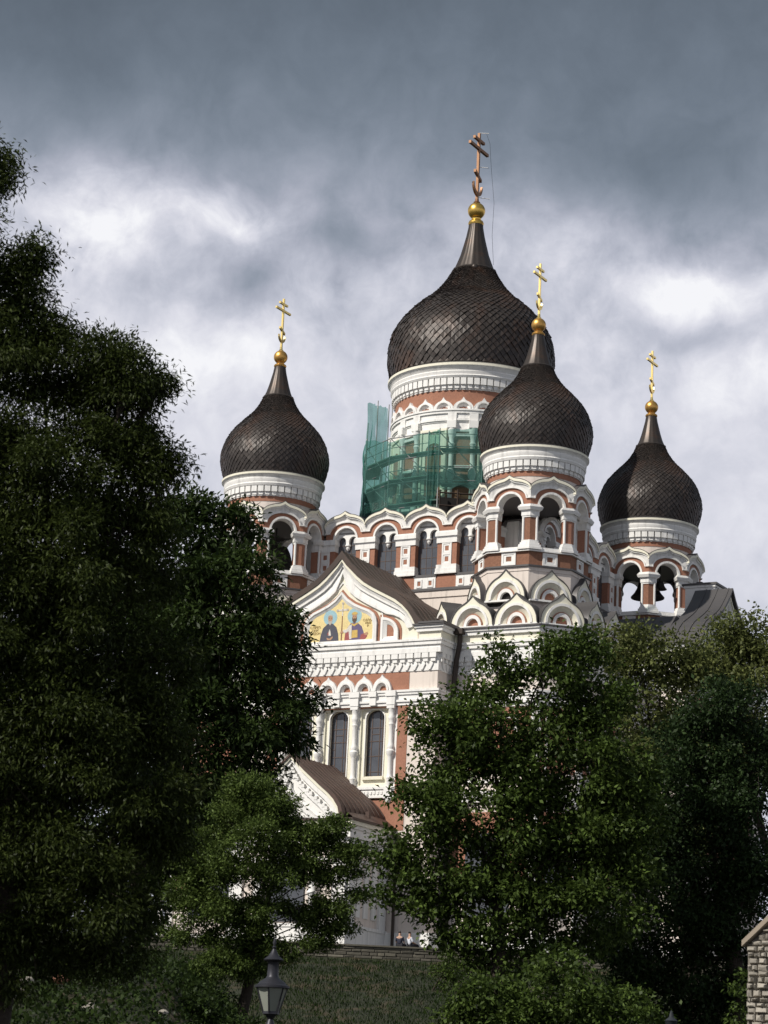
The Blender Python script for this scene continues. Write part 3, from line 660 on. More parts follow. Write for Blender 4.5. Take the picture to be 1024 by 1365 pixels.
for xx in (.90, 1.06, -.87, -.73): disc(xx, 21.05, .024, 7, 4, n=8)
flat([(.03, 19.54), (.05, 21.2), (.11, 21.2), (.12, 19.54)], 10, 2); flat([(.045, 21.15), (.05, 21.95), (.12, 21.95), (.125, 21.15)], 6, 3); flat([(-.28, 21.46), (-.28, 21.58), (.45, 21.60), (.45, 21.48)], 6, 4)
for cx, cz in ((-.28, 21.52), (.45, 21.54), (.085, 21.97), (.085, 21.52)): disc(cx, cz, .085, 8, 5, n=10)
flat([(-.02, 20.02), (.02, 20.16), (.20, 20.14), (.18, 20.0)], 5, 6)
mo = ms.build('saints_mosaic', [MG, MBLU, MROB, MPUR, MRED, MSK, MWH, MHA, MGR, MOC, MSTF], arm, smooth=None)
MINS = flatmat('ochre_lettering', (.30, .20, .07))
def writing(lines, x, z, size, m, parent, y):
    cu = bpy.data.curves.new('inscription', 'FONT'); cu.body = lines; cu.size = size; cu.align_x = 'CENTER'; cu.extrude = .003; cu.space_line = .95
    o = bpy.data.objects.new('inscription', cu); COL.objects.link(o); dg = bpy.context.evaluated_depsgraph_get()
    me = bpy.data.meshes.new_from_object(o.evaluated_get(dg)); bpy.data.objects.remove(o)
    me.materials.clear(); me.materials.append(m)
    q = bpy.data.objects.new('inscription', me); COL.objects.link(q); q.parent = parent
    q.matrix_local = Matrix(((1, 0, 0, x), (0, 0, -1, y), (0, 1, 0, z), (0, 0, 0, 1)))
    return q
writing('\u0421.\u041f\u0420\u0415\u041f.\n\u0421\u0415\u0420\u0413\n\u0420\u0410\u0414\u041e\u041d', -1.86, 20.42, .21, MINS, arm, -YF-.145)
writing('\u0421.\u0412\u041b\u0410\u0414\n\u0418\u041c\u0406\n\u0420', 1.98, 20.72, .20, MINS, arm, -YF-.145)
# window storey: cream wall with three tall round-headed windows
wz = MB(); wz.M = M0
for cx in (-2.62, 0, 2.62):
    o_ = win_outline(cx, .655, 10.78, 14.50, .50)
    shape_ring(wz, cx-1.31, cx+1.31, 9.95, 15.2, o_, -YF+.30, -YF+.75, 0)
    wz.band([(cx-1.08, 10.05), (cx-1.08, 15.12), (cx+1.08, 15.12), (cx+1.08, 10.05)], [(cx-.96, 10.20), (cx-.96, 14.98), (cx+.96, 14.98), (cx+.96, 10.20)], -YF+.16, -YF+.4, 0, closed=True)
    wz.band([(x*1+(x-cx)*.10, z+(.06 if z > 14.5 else 0)) for x, z in o_], o_, -YF+.24, -YF+.4, 1)
    wz.box(cx-.75, cx+.75, -YF+.10, -YF+.4, 10.55, 10.72, 0)
wz.box(-4.35, -3.93, -YF+.1, -YF+.6, 9.2, 15.2, 1); wz.box(3.93, 4.35, -YF+.1, -YF+.6, 9.2, 15.2, 1)
wz.box(-4.34, 4.34, -YF-.02, -YF+.5, 9.46, 9.98, 1); wz.box(-4.38, 4.38, -YF-.10, -YF+.4, 9.90, 10.06, 1); wz.box(-4.38, 4.38, -YF-.07, -YF+.4, 9.36, 9.48, 1)
for i in range(34):
    x = -4.2+i*8.4/33; wz.box(x-.07, x+.07, -YF-.07, -YF, 9.58, 9.76, 1)
wz.build('window_wall', [CREAM, WHITE], arm)
for cx in (-2.62, 0, 2.62):
    w = MB(); w.M = M0 @ Matrix.Translation((cx, 0, 0))
    w.prism(win_outline(0, .67, 10.75, 14.50, .51), -YF+.58, -YF+.64, 0)
    for xx in (-.36, .20, .40): w.box(xx-.022, xx+.022, -YF+.55, -YF+.6, 10.78, 14.85, 1)
    for zz in (11.1, 12.1, 13.05, 13.9): w.box(-.585, .585, -YF+.55, -YF+.6, zz-.022, zz+.022, 1)
    for x0, x1, zz in ((-.585, -.36, 11.6), (-.585, -.36, 12.6), (.4, .585, 11.5), (.4, .585, 12.5), (-.36, .2, 13.5), (.4, .585, 13.5)): w.box(x0, x1, -YF+.55, -YF+.6, zz-.02, zz+.02, 1)
    w.band(win_outline(0, .67, 10.76, 14.50, .51), win_outline(0, .62, 10.83, 14.50, .46), -YF+.52, -YF+.6, 1, closed=True)
    w.build('window', [GLASS, MUNT], arm)
for cx in (-3.93, -1.31, 1.31, 3.93):
    c = MB(); c.M = M0
    y = -YF+.02
    c.lathe([(.20, 9.95), (.20, 10.5), (.24, 10.6), (.17, 10.72), (.15, 10.9), (.15, 11.9), (.19, 12.0), (.26, 12.15), (.28, 12.3), (.20, 12.42), (.24, 12.55), (.19, 12.7), (.15, 12.85), (.15, 13.9), (.20, 14.0), (.16, 14.12), (.22, 14.3), (.25, 14.45), (.18, 14.6), (.22, 14.8), (.28, 15.0)], 16, 0, cx, y)
    c.box(cx-.27, cx+.27, y-.27, y+.4, 14.98, 15.2, 0); c.box(cx-.30, cx+.30, y-.30, y+.3, 15.2, 16.10, 0); c.box(cx-.36, cx+.36, y-.36, y+.3, 15.74, 16.10, 0); c.box(cx-.26, cx+.26, y-.22, y+.3, 9.30, 10.0, 0)
    c.lathe([(.02, 8.95), (.12, 9.02), (.20, 9.14), (.22, 9.32)], 12, 0, cx, y)
    c.box(cx-.24, cx+.24, y+.1, y+.6, 9.9, 15.2, 0)
    c.build('column', [WHITE], arm)
for cx in (0, -2.62, 2.62):
    c = MB(); c.M = M0; c.box(cx-.22, cx+.22, -YF-.24, -YF+.2, 15.2, 15.74, 0); c.box(cx-.27, cx+.27, -YF-.32, -YF+.2, 15.74, 16.09, 0); c.build('bracket', [WHITE], arm)
for i in range(6):
    x = (i-2.5)*1.30; k = MB(); k.M = M0 @ Matrix.Translation((x, -YF-.03, 0))
    A = ogee(.66, 16.12, 17.16, .20, ex=.5, kw=.28)
    k.band(A, arch(.50, .62, 16.12), -.24, .05, 0); k.band(arch(.50, .62, 16.12), arch(.40, .50, 16.12), -.30, .05, 0)
    k.band(arch(.40, .50, 16.12), arch(.24, .30, 16.16), -.20, .05, 0, yb=-.03); k.prism(arch(.25, .31, 16.14), -.015, .05, 1)
    k.build('small_arch', [WHITE, BRICK], arm)
# downpipe in the corner beside the arm
dp = MB(); dp.tube([(7.75, -15.45, 20.1), (7.72, -15.45, 19.2), (7.50, -15.35, 18.2), (7.40, -15.40, 16.6), (7.40, -15.4, 0.2)], .17, 8); dp.box(7.4, 8.1, -15.9, -15.2, 19.8, 20.15)
dp.build('downpipe', [PIPE], arm)
dp = MB(); dp.tube([(4.75, -17.3, 6.9), (4.75, -17.25, 6.3), (4.75, -17.22, -1.0)], .10, 8); dp.box(4.6, 4.9, -17.5, -17.1, 6.8, 7.05); dp.build('downpipe', [PIPE], arm)
# east arm: longer, seen from its flank
ME = Matrix.Rotation(PI/2, 4, 'Z')
mb, _ = gable_arm(19.6, -8.0); gable_front(mb, -19.6)
e = mb.build('gabled_arm', [WHITE, PINK, BRICK, ROOFG, CREAM], CATH); e.matrix_local = ME
rf = MB(); rf.band(RO, RI, -20.2, -17.5, 0)
for y in np.arange(-19.9, -17.6, .8): rf.band([(x*1.006, z+.05) for x, z in RO], [(x, z-.01) for x, z in RO], y-.03, y+.03, 0)
rf.prism([(-6.4, 20.3), (-3.6, 22.9), (3.6, 22.9), (6.4, 20.3)], -17.6, -8.8, 0)
for y in np.arange(-16.2, -9, .7):
    rf.add([(-6.4, y, 20.34), (-3.6, y, 22.95), (3.6, y, 22.95), (6.4, y, 20.34), (-6.4, y+.06, 20.34), (-3.6, y+.06, 22.95), (3.6, y+.06, 22.95), (6.4, y+.06, 20.34)], [(0,4,5,1),(1,5,6,2),(2,6,7,3)], 0)
rf.build('gable_roof', [ROOFG], e)
ch = MB(); ch.box(1.0, 3.0, -18.5, -16.4, 21.5, 25.85, 0); ch.box(.92, 3.08, -18.58, -16.32, 25.82, 25.98, 0); ch.box(.84, 3.16, -18.7, -16.2, 25.98, 26.12, 1); ch.box(.96, 3.04, -18.54, -16.36, 24.3, 24.4, 0); ch.box(1.5, 1.9, -17.4, -17.0, 26.1, 26.35, 1)
ch.build('chimney', [WHITE, ROOFG], e)
# porch before the south arm
po = MB(); po.M = M0; PX, PY0, PY1 = 4.05, -22.1, -YF+.1
PP = [(-PX, PY0), (PX, PY0), (PX, PY1), (-PX, PY1)]
po.box(-PX, PX, PY0, PY1, -1.5, 7.0, 1)
for z0, z1, o, m in ((7.25, 7.38, .55, 3), (7.0, 7.25, .46, 2), (6.78, 7.0, .34, 0), (6.5, 6.78, .24, 0), (6.25, 6.5, .30, 0), (5.6, 6.25, .12, 0), (4.9, 5.05, .2, 0), (0.9, 1.1, .2, 0), (-1.5, .9, .14, 0)):
    po.column(offset_poly(PP, o), z0, z1, m)
for i in range(17):
    x = -PX+.25+i*(2*PX-.5)/16; po.box(x-.13, x+.13, PY0-.24, PY0, 5.65, 6.2, 0)
for i in range(10):
    y = PY0+.25+i*.52; po.box(PX+.0, PX+.24, y-.13, y+.13, 5.65, 6.2, 0)
for x in (-3.6, 3.6): po.box(x-.45, x+.45, PY0-.16, PY0, 1.1, 5.6, 0)
for y in (PY0+.5, PY1-.7): po.box(PX, PX+.16, y-.42, y+.42, 1.1, 5.6, 0)
for y in (PY0+1.5, PY0+2.5, PY0+3.5): po.box(PX, PX+.07, y-.28, y+.28, 1.6, 5.0, 0)
POG = [(0, 11.25), (.45, 10.85), (.95, 10.4), (1.5, 9.95), (2.1, 9.45), (2.7, 8.98), (3.15, 8.55), (3.5, 8.05), (3.68, 7.35)]
GP_ = mirror(POG); po.prism(GP_, PY0-.1, PY0+.6, 0)
def psh(d, dz): return mirror([(max(0, x-d*min(1, x/1.0)), max(7.36, z-dz)) for x, z in POG])
po.band(GP_, psh(.12, .16), PY0-.45, PY0, 2); po.band(psh(.12, .16), psh(.3, .42), PY0-.34, PY0, 0); po.band(psh(.5, .72), psh(.62, .9), PY0-.28, PY0, 0); po.band(psh(.95, 1.4), psh(1.1, 1.62), PY0-.3, PY0, 0)
PH = psh(.42, .60)
for i in range(len(PH)-1):
    if i in (len(PH)//2-1, len(PH)//2): pass
    for t in (.2, .6):
        x = PH[i][0]+(PH[i+1][0]-PH[i][0])*t; z = PH[i][1]+(PH[i+1][1]-PH[i][1])*t
        if z > 7.8: po.box(x-.10, x+.10, PY0-.30, PY0-.05, z-.22, z, 0)
po.prism([(-1.2, 1.2)]+arch(1.2, 1.2, 4.2)+[(1.2, 1.2)], PY0-.12, PY0, 4)
for s_ in (-1, 1):
    po.lathe([(.3, 1.1), (.3, 1.5), (.2, 1.7), (.2, 2.6), (.32, 2.9), (.2, 3.2), (.2, 4.2), (.32, 4.5), (.32, 5.0)], 14, 0, s_*1.9, PY0-.35)
pch = po.build('porch', [WHITE, PINK, CREAM, ROOFB, GLASS], CATH)
pr = MB(); pr.M = M0
PR_O = mirror([(x*1.06, z+.14) for x, z in POG]); pr.band(PR_O, mirror(POG), PY0-.55, PY1+.1, 0)
pr.add([(4.6, PY0-.5, 7.40), (4.6, PY1, 7.40), (3.3, PY1, 8.35), (3.3, PY0+.4, 8.1)], [(0,1,2,3)], 0); pr.add([(-4.6, PY0-.5, 7.40), (-4.6, PY1, 7.40), (-3.3, PY1, 8.35), (-3.3, PY0+.4, 8.1)], [(3,2,1,0)], 0)
pr.box(3.95, 4.2, PY0+2.2, PY0+2.45, 7.7, 8.1, 0)
for y in np.arange(PY0, PY1, .62): pr.band([(x*1.008, z+.04) for x, z in PR_O], [(x, z-.01) for x, z in PR_O], y-.025, y+.025, 0)
pr.build('porch_roof', [ROOFP], pch)

# ------------------------------------------------------------------ bells hanging in two towers
def bell(x, y, z, r, label):
    b = MB(); h = r*1.15
    b.lathe([(r, z), (r*1.02, z+.05*h), (r*.82, z+.25*h), (r*.66, z+.5*h), (r*.56, z+.8*h), (r*.46, z+.97*h), (.05, z+1.05*h)], 28)
    b.lathe([(r*.93, z+.02), (r*.6, z+.5*h), (.05, z+.9*h)], 28)
    b.tube([(0, 0, z+.9*h), (0, 0, z-.05)], [.05, .09], 8); b.tube([(0, 0, z+h), (0, 0, 29.45)], .06, 6)
    wpos = CATH.matrix_basis @ Vector((x, y, 0))
    o = b.build('church_bell', [BELL]); o.location = Matrix.Translation(ORG) @ Matrix.Rotation(YAW, 4, 'Z') @ Vector((x, y, 0)); o.rotation_euler = (0, 0, YAW)
    tag(o, label, 'bell', 'bells in the bell towers'); return o
bell(10.0, 9.9, 27.45, 1.2, 'large dark bell hanging in the open arches of the rightmost tower')
bell(11.5, 8.5, 27.7, .5, 'small dark bell behind the right arch opening of the rightmost tower')
bell(-9.4, -10.2, 25.95, 1.8, 'large dark bell hanging in the open arch of the leftmost tower')

# ------------------------------------------------------------------ scaffolding with green netting round the main drum
NETM = bpy.data.materials.new('green_debris_net'); NETM.use_nodes = True
def net_nodes():
    gg = G(NETM.node_tree); n = NETM.node_tree.nodes; out = n['Material Output']; p = n['Principled BSDF']
    p.inputs['Roughness'].default_value = .8
    tcn = gg.node('ShaderNodeTexCoord').outputs['Object']; nz = gg.noise(tcn, .7, 5, .6)
    c = gg.ramp(nz, [(.3, (.040, .125, .115)), (.7, (.085, .225, .200))]); gg.l.new(c, p.inputs['Base Color'])
    tl = gg.node('ShaderNodeBsdfTranslucent'); tl.inputs[0].default_value = (.06, .28, .23, 1)
    m1 = gg.node('ShaderNodeMixShader'); m1.inputs[0].default_value = .35; gg.l.new(p.outputs[0], m1.inputs[1]); gg.l.new(tl.outputs[0], m1.inputs[2])
    tr = gg.node('ShaderNodeBsdfTransparent'); tr.inputs[0].default_value = (.64, .88, .82, 1)
    mx = gg.node('ShaderNodeMixShader'); gg.l.new(gg.math('ADD', .26, gg.math('MULTIPLY', gg.noise(tcn, .5, 5, .65), .62)), mx.inputs[0]); gg.l.new(m1.outputs[0], mx.inputs[1]); gg.l.new(tr.outputs[0], mx.inputs[2]); gg.l.new(mx.outputs[0], out.inputs[0])
net_nodes()
STEEL = mat('galvanised_scaffold_tube', (.30, .30, .30), .5, .6, var=.2); PLANK = mat('scaffold_plank', (.20, .26, .23), .8, var=.2); DARKW = mat('dark_timber_platform', (.035, .022, .016), .85)
MC = Matrix.Translation(ORG) @ Matrix.Rotation(YAW, 4, 'Z')
SC = thing('scaffolding', 'tube scaffolding wrapped in translucent green netting around the main drum', 'scaffolding', MC @ Vector((0, 0, 29.5)), YAW)
VD = R(-63.28)     # local direction towards the lane in front of the church
def sp(deg, r, z): a = VD+R(deg); return Vector((r*math.cos(a), r*math.sin(a), z-29.5))
SA = [-100, -72, -46, -21, -15, 8, 34]; SB = [29.6, 29.6, 29.6, 29.8, 32.0, 32.1, 32.0]; ST = [36.5, 36.6, 35.75, 36.0, 36.15, 36.35, 36.3]
def net(a0, a1, b0, b1, t0, t1, r=7.6, seed=0):
    rg = np.random.default_rng(seed); N1, N2 = 22, 22; vs = []; fs = []
    ph = rg.uniform(0, 6, 6)
    for i in range(N1+1):
        u = i/N1
        for j in range(N2+1):
            v = j/N2; p = sp(a0, r, b0+(t0-b0)*v)*(1-u)+sp(a1, r, b1+(t1-b1)*v)*u
            nrm = Vector((p.x, p.y, 0)).normalized()
            w = math.sin(PI*u)*( .10*math.sin(3*PI*v+ph[0]+4*u)+.07*math.sin(9*u+6*v+ph[1]) + .05*math.sin(17*u-5*v+ph[2]) ) + .03*math.sin(23*v+9*u+ph[3])
            p += nrm*w + Vector((0, 0, .05*math.sin(14*u+ph[4])*(v > .95)+ .14*math.sin(11*u+ph[5])*(v < .05)))
            vs.append(p)
    for i in range(N1):
        for j in range(N2): o = i*(N2+1)+j; fs.append((o, o+N2+1, o+N2+2, o+1))
    q = MB(); q.add(vs, fs); return q.build('netting', [NETM], SC, smooth=180)
for i in range(6): net(SA[i], SA[i+1], SB[i], SB[i+1], ST[i], ST[i+1], seed=i)
net(-128, -117, 34, 34, 41.2, 41.0, seed=9); net(-117, -104, 30, 30, 41.0, 40.7, seed=10)
net(-21, -15, 29.8, 32, 36.0, 36.15, r=7.45, seed=12)
for i, a in enumerate([-128, -117]+SA):
    top = ([41.3, 41.2]+ST)[i]+.15; bot = 29.7 if a < 0 else 31.5
    for r in (7.52, 6.3):
        if r < 7 and a in (-15,): continue
        q = MB(); q.tube([sp(a, r, bot), sp(a, r, top)], .045, 6); q.build('pole', [STEEL], SC)
q = MB(); q.tube([sp(-108, 7.7, 34), sp(-108, 7.7, 39.3)], .045, 6); q.build('pole', [STEEL], SC)
for i in range(6):
    for z in ((30.9, 32.7, 34.4, 36.0) if i < 3 else (32.6, 33.6, 35.0)):
        q = MB(); q.tube([sp(SA[i], 7.5, z), sp(SA[i+1], 7.5, z)], .035, 6); q.tube([sp(SA[i], 7.5, z+.9), sp(SA[i+1], 7.5, z+.9)], .025, 6) if z < 35.5 else None
        q.build('guard_rail', [STEEL], SC)
    for z in ((31.2, 33.0, 34.7) if i < 4 else (32.4, 34.85)):
        d = MB(); A_, B_, C_, D_ = sp(SA[i], 7.4, z), sp(SA[i+1], 7.4, z), sp(SA[i+1], 6.4, z), sp(SA[i], 6.4, z); up = Vector((0, 0, .07))
        d.add([A_, B_, C_, D_, A_+up, B_+up, C_+up, D_+up], [(0,3,2,1),(4,5,6,7),(0,1,5,4),(1,2,6,5),(2,3,7,6),(3,0,4,7)]); d.build('deck', [PLANK], SC)
    if i in (1, 2, 4):
        q = MB(); q.tube([sp(SA[i], 7.42, 36.0), sp(SA[i+1], 7.42, 33.0)], .035, 6); q.tube([sp(SA[i], 7.42, 33.6), sp(SA[i+1], 7.42, 31.3 if i < 4 else 32.0)], .035, 6); q.build('brace', [STEEL], SC)
pf = MB()
for a in (-13, -4, 6, 16, 26): pf.tube([sp(a, 7.9, 29.8), sp(a, 7.9, 31.8)], .07, 6, 0)
for z in (30.7, 31.6): pf.tube([sp(-13, 7.95, z), sp(26, 7.95, z)], .06, 6, 0)
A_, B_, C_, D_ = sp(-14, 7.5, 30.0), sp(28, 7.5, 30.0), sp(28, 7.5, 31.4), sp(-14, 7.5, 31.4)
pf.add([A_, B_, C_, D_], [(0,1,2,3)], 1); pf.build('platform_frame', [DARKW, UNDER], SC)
# ------------------------------------------------------------------ ground
def terrain(x, y):
    z = np.interp(y, [-50, 0, 30, 60, 85, 105, 120, 134, 139.8, 140.4, 150, 400, 3000], [0, 0, .1, .7, 2.0, 4.2, 6.9, 10.3, 11.65, 12.36, 12.55, 12.55, 0])
    b = np.clip((-x-.5)/4.0, 0, 1)*np.interp(y, [30, 42, 58, 75, 110], [0, 1.2, 4.6, 4.6, 0]); r_ = np.clip((x-5)/10, 0, 1)*np.interp(y, [40, 60, 100, 125], [0, 1.5, 2.5, 0])
    return z+b*b/(b+.4+1e-6)*1.08+r_
def tz(x, y): return float(terrain(np.array(x, float), np.array(y, float)))
xs = np.r_[-1500, -600, -250, -120, np.arange(-60, 60.1, 1.5), 120, 250, 600, 1500]; ys = np.r_[-40, -10, np.arange(0, 139, 1.5), 139.8, 140.4, np.arange(141, 175, 1.5), 200, 260, 400, 900, 2500]
XX, YY = np.meshgrid(xs, ys, indexing='ij'); ZZ = terrain(XX, YY)
lump = .12*np.sin(XX*.9+.4*YY)*np.sin(YY*.7)*np.clip((YY-5)/10, 0, 1)*(YY < 138)
gm = MB(); nx_, ny_ = XX.shape
gm.add(list(zip(XX.ravel(), YY.ravel(), (ZZ+lump).ravel())), [(i*ny_+j, (i+1)*ny_+j, (i+1)*ny_+j+1, i*ny_+j+1) for i in range(nx_-1) for j in range(ny_-1)])
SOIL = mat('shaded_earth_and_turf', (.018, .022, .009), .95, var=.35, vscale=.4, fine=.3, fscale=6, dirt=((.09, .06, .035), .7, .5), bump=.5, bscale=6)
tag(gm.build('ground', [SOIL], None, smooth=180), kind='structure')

# ------------------------------------------------------------------ foliage
def leafmat(name, c1, c2, trans=.3):
    m = bpy.data.materials.new(name); m.use_nodes = True; gg = G(m.node_tree); n = m.node_tree.nodes; p = n['Principled BSDF']
    ge = gg.node('ShaderNodeNewGeometry'); tcn = gg.node('ShaderNodeTexCoord').outputs['Object']
    f = gg.math('ADD', gg.math('MULTIPLY', ge.outputs['Random Per Island'], .75), gg.math('MULTIPLY', gg.noise(tcn, .55, 3, .5), .5), clamp=True)
    c = gg.ramp(f, [(.1, c1), (.85, c2), (1.0, tuple(min(1, v*1.5) for v in c2))]); gg.l.new(c, p.inputs['Base Color'])
    p.inputs['Roughness'].default_value = .5; p.inputs['Specular IOR Level'].default_value = .16
    tl = gg.node('ShaderNodeBsdfTranslucent'); gg.l.new(c, tl.inputs[0])
    mx = gg.node('ShaderNodeMixShader'); mx.inputs[0].default_value = trans; gg.l.new(p.outputs[0], mx.inputs[1]); gg.l.new(tl.outputs[0], mx.inputs[2]); gg.l.new(mx.outputs[0], n['Material Output'].inputs[0])
    return m
BARK = mat('dark_bark', (.035, .027, .020), .95, var=.3, vscale=4, bump=.6, bscale=14)
def leaves(C, D, L, Wd, droop=.35, seed=0, fold=.25):
    """kite-shaped leaves at points C pointing along D, length L, width Wd"""
    rg = np.random.default_rng(seed); n = len(C)
    D = D+rg.normal(0, .55, D.shape); D[:, 2] -= droop; D /= np.linalg.norm(D, axis=1)[:, None]
    N = rg.normal(0, .6, D.shape)+np.array([0, 0, .9]); A = np.cross(D, N); A /= np.linalg.norm(A, axis=1)[:, None]+1e-9; N = np.cross(A, D)
    l = L*rg.uniform(.65, 1.25, n)[:, None]; w = Wd*rg.uniform(.7, 1.2, n)[:, None]
    v = np.stack([C, C+D*l*.45+A*w*.5+N*w*fold, C+D*l, C+D*l*.45-A*w*.5+N*w*fold], 1)
    return v.reshape(-1, 3)
def leafmesh(name, V, m, parent, origin):
    n = len(V)//4; me = bpy.data.meshes.new(name)
    me.vertices.add(4*n); me.vertices.foreach_set('co', (V-np.array(origin)).astype(np.float32).ravel())
    me.loops.add(4*n); me.loops.foreach_set('vertex_index', np.arange(4*n, dtype=np.int32))
    me.polygons.add(n); me.polygons.foreach_set('loop_start', np.arange(0, 4*n, 4, dtype=np.int32)); me.polygons.foreach_set('loop_total', np.full(n, 4, dtype=np.int32))
    me.materials.append(m); me.update(); me.validate()
    o = bpy.data.objects.new(name, me); COL.objects.link(o); o.parent = parent; return o
def clump_points(cen, rad, n, rg, sub=16, subr=.36, shell=.62, squash=.85, k=9):
    """leaf-cluster centres: sub-clumps scattered over an ellipsoid, twigs in each, k leaves per twig"""
    d = rg.normal(0, 1, (sub, 3)); d /= np.linalg.norm(d, axis=1)[:, None]; d[:, 2] *= squash
    u_ = rg.uniform(0, 1, sub)**.8; sc = cen+d*rad*(shell-.35+.72*u_)[:, None]; sr = rad*subr*(1.35-.85*u_)*rg.uniform(.75, 1.2, sub)
    m = max(1, n//k); idx = rg.integers(0, sub, m); q = rg.normal(0, 1, (m, 3)); q /= np.linalg.norm(q, axis=1)[:, None]
    tw = sc[idx]+q*(sr[idx]*rg.uniform(.3, 1.0, m)**.6)[:, None]*np.array([1, 1, .75 if squash > .6 else .42])
    return tw, (tw-cen)/rad*.6+q*.6
def tree(name, label, base, clumps, dist, dens, L, Wd, m, seed, droop=.3, tr=.25, limbs=True, tipf=.72, limbif=None, cat='tree', group=None, twig=.28, k=9, sub=16, subr=.36, squash=.85):
    """clumps: photo px, py, radius px, extra depth -> world ellipsoids"""
    rg = np.random.default_rng(seed); bz = tz(base[0], base[1]); B = Vector((base[0], base[1], bz-.1))
    t = thing(name, label, cat, B, 0, group); Vs = []; cs = []
    for (px, py, rp, dd) in clumps:
        c = np.array(at(px, py, dist+dd)); rad = rp*(dist+dd)/FPX; cs.append((c, rad))
        n = int(dens*4.2*rad*rad); tw, dr_ = clump_points(c, rad, n, rg, sub, subr, squash=squash, k=k)
        P = np.repeat(tw, k, 0)+rg.normal(0, 1, (len(tw)*k, 3))*twig*np.array([1, 1, .7]); Dd = np.repeat(dr_, k, 0)+rg.normal(0, .4, (len(P), 3))
        Vs.append(leaves(P, Dd, L, Wd, droop, int(rg.integers(1e9))))
    leafmesh('crown', np.concatenate(Vs), m, t, B)
    if limbs:
        tk = MB(); low = min(c[2]-r for c, r in cs); cx = np.mean([c[0] for c, r in cs]); cy = np.mean([c[1] for c, r in cs]); top = max(c[2] for c, r in cs)
        mid = Vector((B.x*.5+cx*.5, B.y*.5+cy*.5, bz+.38*(top-bz))); tip = Vector((cx, cy, bz+.85*(top-bz)))
        tip.z = bz+tipf*(top-bz); path = [B, B.lerp(mid, .5)+Vector((.15*tr, .1, 0)), mid, mid.lerp(tip, .5)+Vector((-.3*tr, .2, 0)), tip]
        tk.tube([p-B for p in path], [tr*1.25, tr, tr*.8, tr*.4, tr*.06], 10)
        for (c, r), pc in zip(cs, clumps):
            if limbif and not limbif(pc): continue
            c = Vector(c); s = mid.lerp(tip, min(.9, max(0.0, (c.z-r-mid.z)/(tip.z-mid.z+.01))*.8)) if c.z > mid.z else path[1].lerp(mid, .7)
            mm = s.lerp(c, .55)+Vector((0, 0, .12*(c-s).length)); rr = tr*.26*min(1, .4+r/3)
            tk.tube([s-B, mm-B, c-B], [rr, rr*.6, rr*.25], 7)
            for q in range(5):
                e = c+Vector(rg.normal(0, 1, 3)).normalized()*r*.85; tk.tube([mm.lerp(c, .6)-B, (c.lerp(e, .5)+Vector((0, 0, .1*r)))-B, e-B], [rr*.35, rr*.2, rr*.06], 5)
        tk.build('trunk', [BARK], t)
    return t
LF_ASH = leafmat('ash_leaves', (.010, .018, .004), (.046, .062, .014)); LF_CHE = leafmat('chestnut_leaves', (.013, .025, .006), (.040, .064, .016)); LF_THO = leafmat('hawthorn_leaves', (.030, .052, .010), (.098, .140, .034))
LF_MAP = leafmat('maple_leaves', (.019, .036, .007), (.074, .112, .024)); LF_LIM = leafmat('lime_leaves', (.040, .056, .016), (.135, .152, .050)); LF_DRK = leafmat('elm_leaves', (.010, .022, .007), (.032, .055, .018)); LF_IVY = leafmat('ivy_leaves', (.010, .021, .005), (.036, .058, .014))
tree('ash_tree', 'tall nearest tree with narrow drooping leaves filling the left edge', (-5.6, 36.5),
  [(-75, 190, 60, 0), (-16, 230, 40, .3), (-4, 240, 30, 0), (6, 205, 18, .2), (-70, 330, 80, 0), (-8, 372, 66, .3), (30, 350, 40, .2), (48, 330, 22, 0), (35, 400, 40, .1), (60, 440, 36, .3), (20, 450, 50, .2), (-20, 460, 100, 0), (60, 500, 75, .4), (140, 490, 62, 0), (175, 500, 48, -.3), (205, 520, 26, .2), (150, 560, 70, .4), (205, 620, 34, 0), (228, 612, 22, .1), (60, 620, 110, 0), (150, 660, 90, .3),
   (170, 740, 85, .6), (50, 760, 120, -.3), (-30, 620, 110, .5), (-30, 820, 130, .3), (120, 850, 110, .3), (215, 880, 60, .6), (205, 960, 70, .4), (80, 960, 130, 0), (-20, 1000, 130, .5), (170, 1060, 90, .2), (60, 1120, 120, .2), (200, 1130, 55, .5), (-20, 1180, 110, 0), (130, 1200, 85, .2), (40, 1260, 80, .6), (150, 1265, 55, .4), (20, 880, 60, .5), (60, 1065, 60, .4), (10, 700, 70, .2), (235, 625, 16, 0), (215, 505, 20, .2), (100, 455, 30, .2), (185, 580, 40, .1)],
  36, 2500, .105, .029, LF_ASH, 1, droop=.55, tr=.34, tipf=.45, limbif=lambda c: c[1] > 480, twig=.13, k=12, sub=22, subr=.34)
tree('horse_chestnut', 'broad dark tree with large leaves rising beside the leftmost tower', (-7.5, 72),
  [(275, 700, 50, 0), (310, 715, 42, .5), (240, 680, 38, 0), (235, 760, 85, 0), (325, 770, 55, -.5), (350, 830, 52, 0), (385, 850, 28, .3), (290, 850, 100, -.3), (200, 860, 110, .5), (375, 905, 48, .2), (408, 935, 22, 0), (330, 960, 85, 0), (365, 985, 30, .2), (240, 990, 110, 0), (330, 1040, 60, .6), (150, 960, 110, 1), (130, 790, 70, 1), (160, 1090, 110, .5), (250, 1110, 70, .8), (290, 1080, 55, 1), (90, 1170, 90, 1.5), (190, 1200, 70, 1.5)],
  72, 390, .24, .085, LF_CHE, 2, droop=.45, tr=.42, twig=.20, k=7, sub=20, subr=.36)
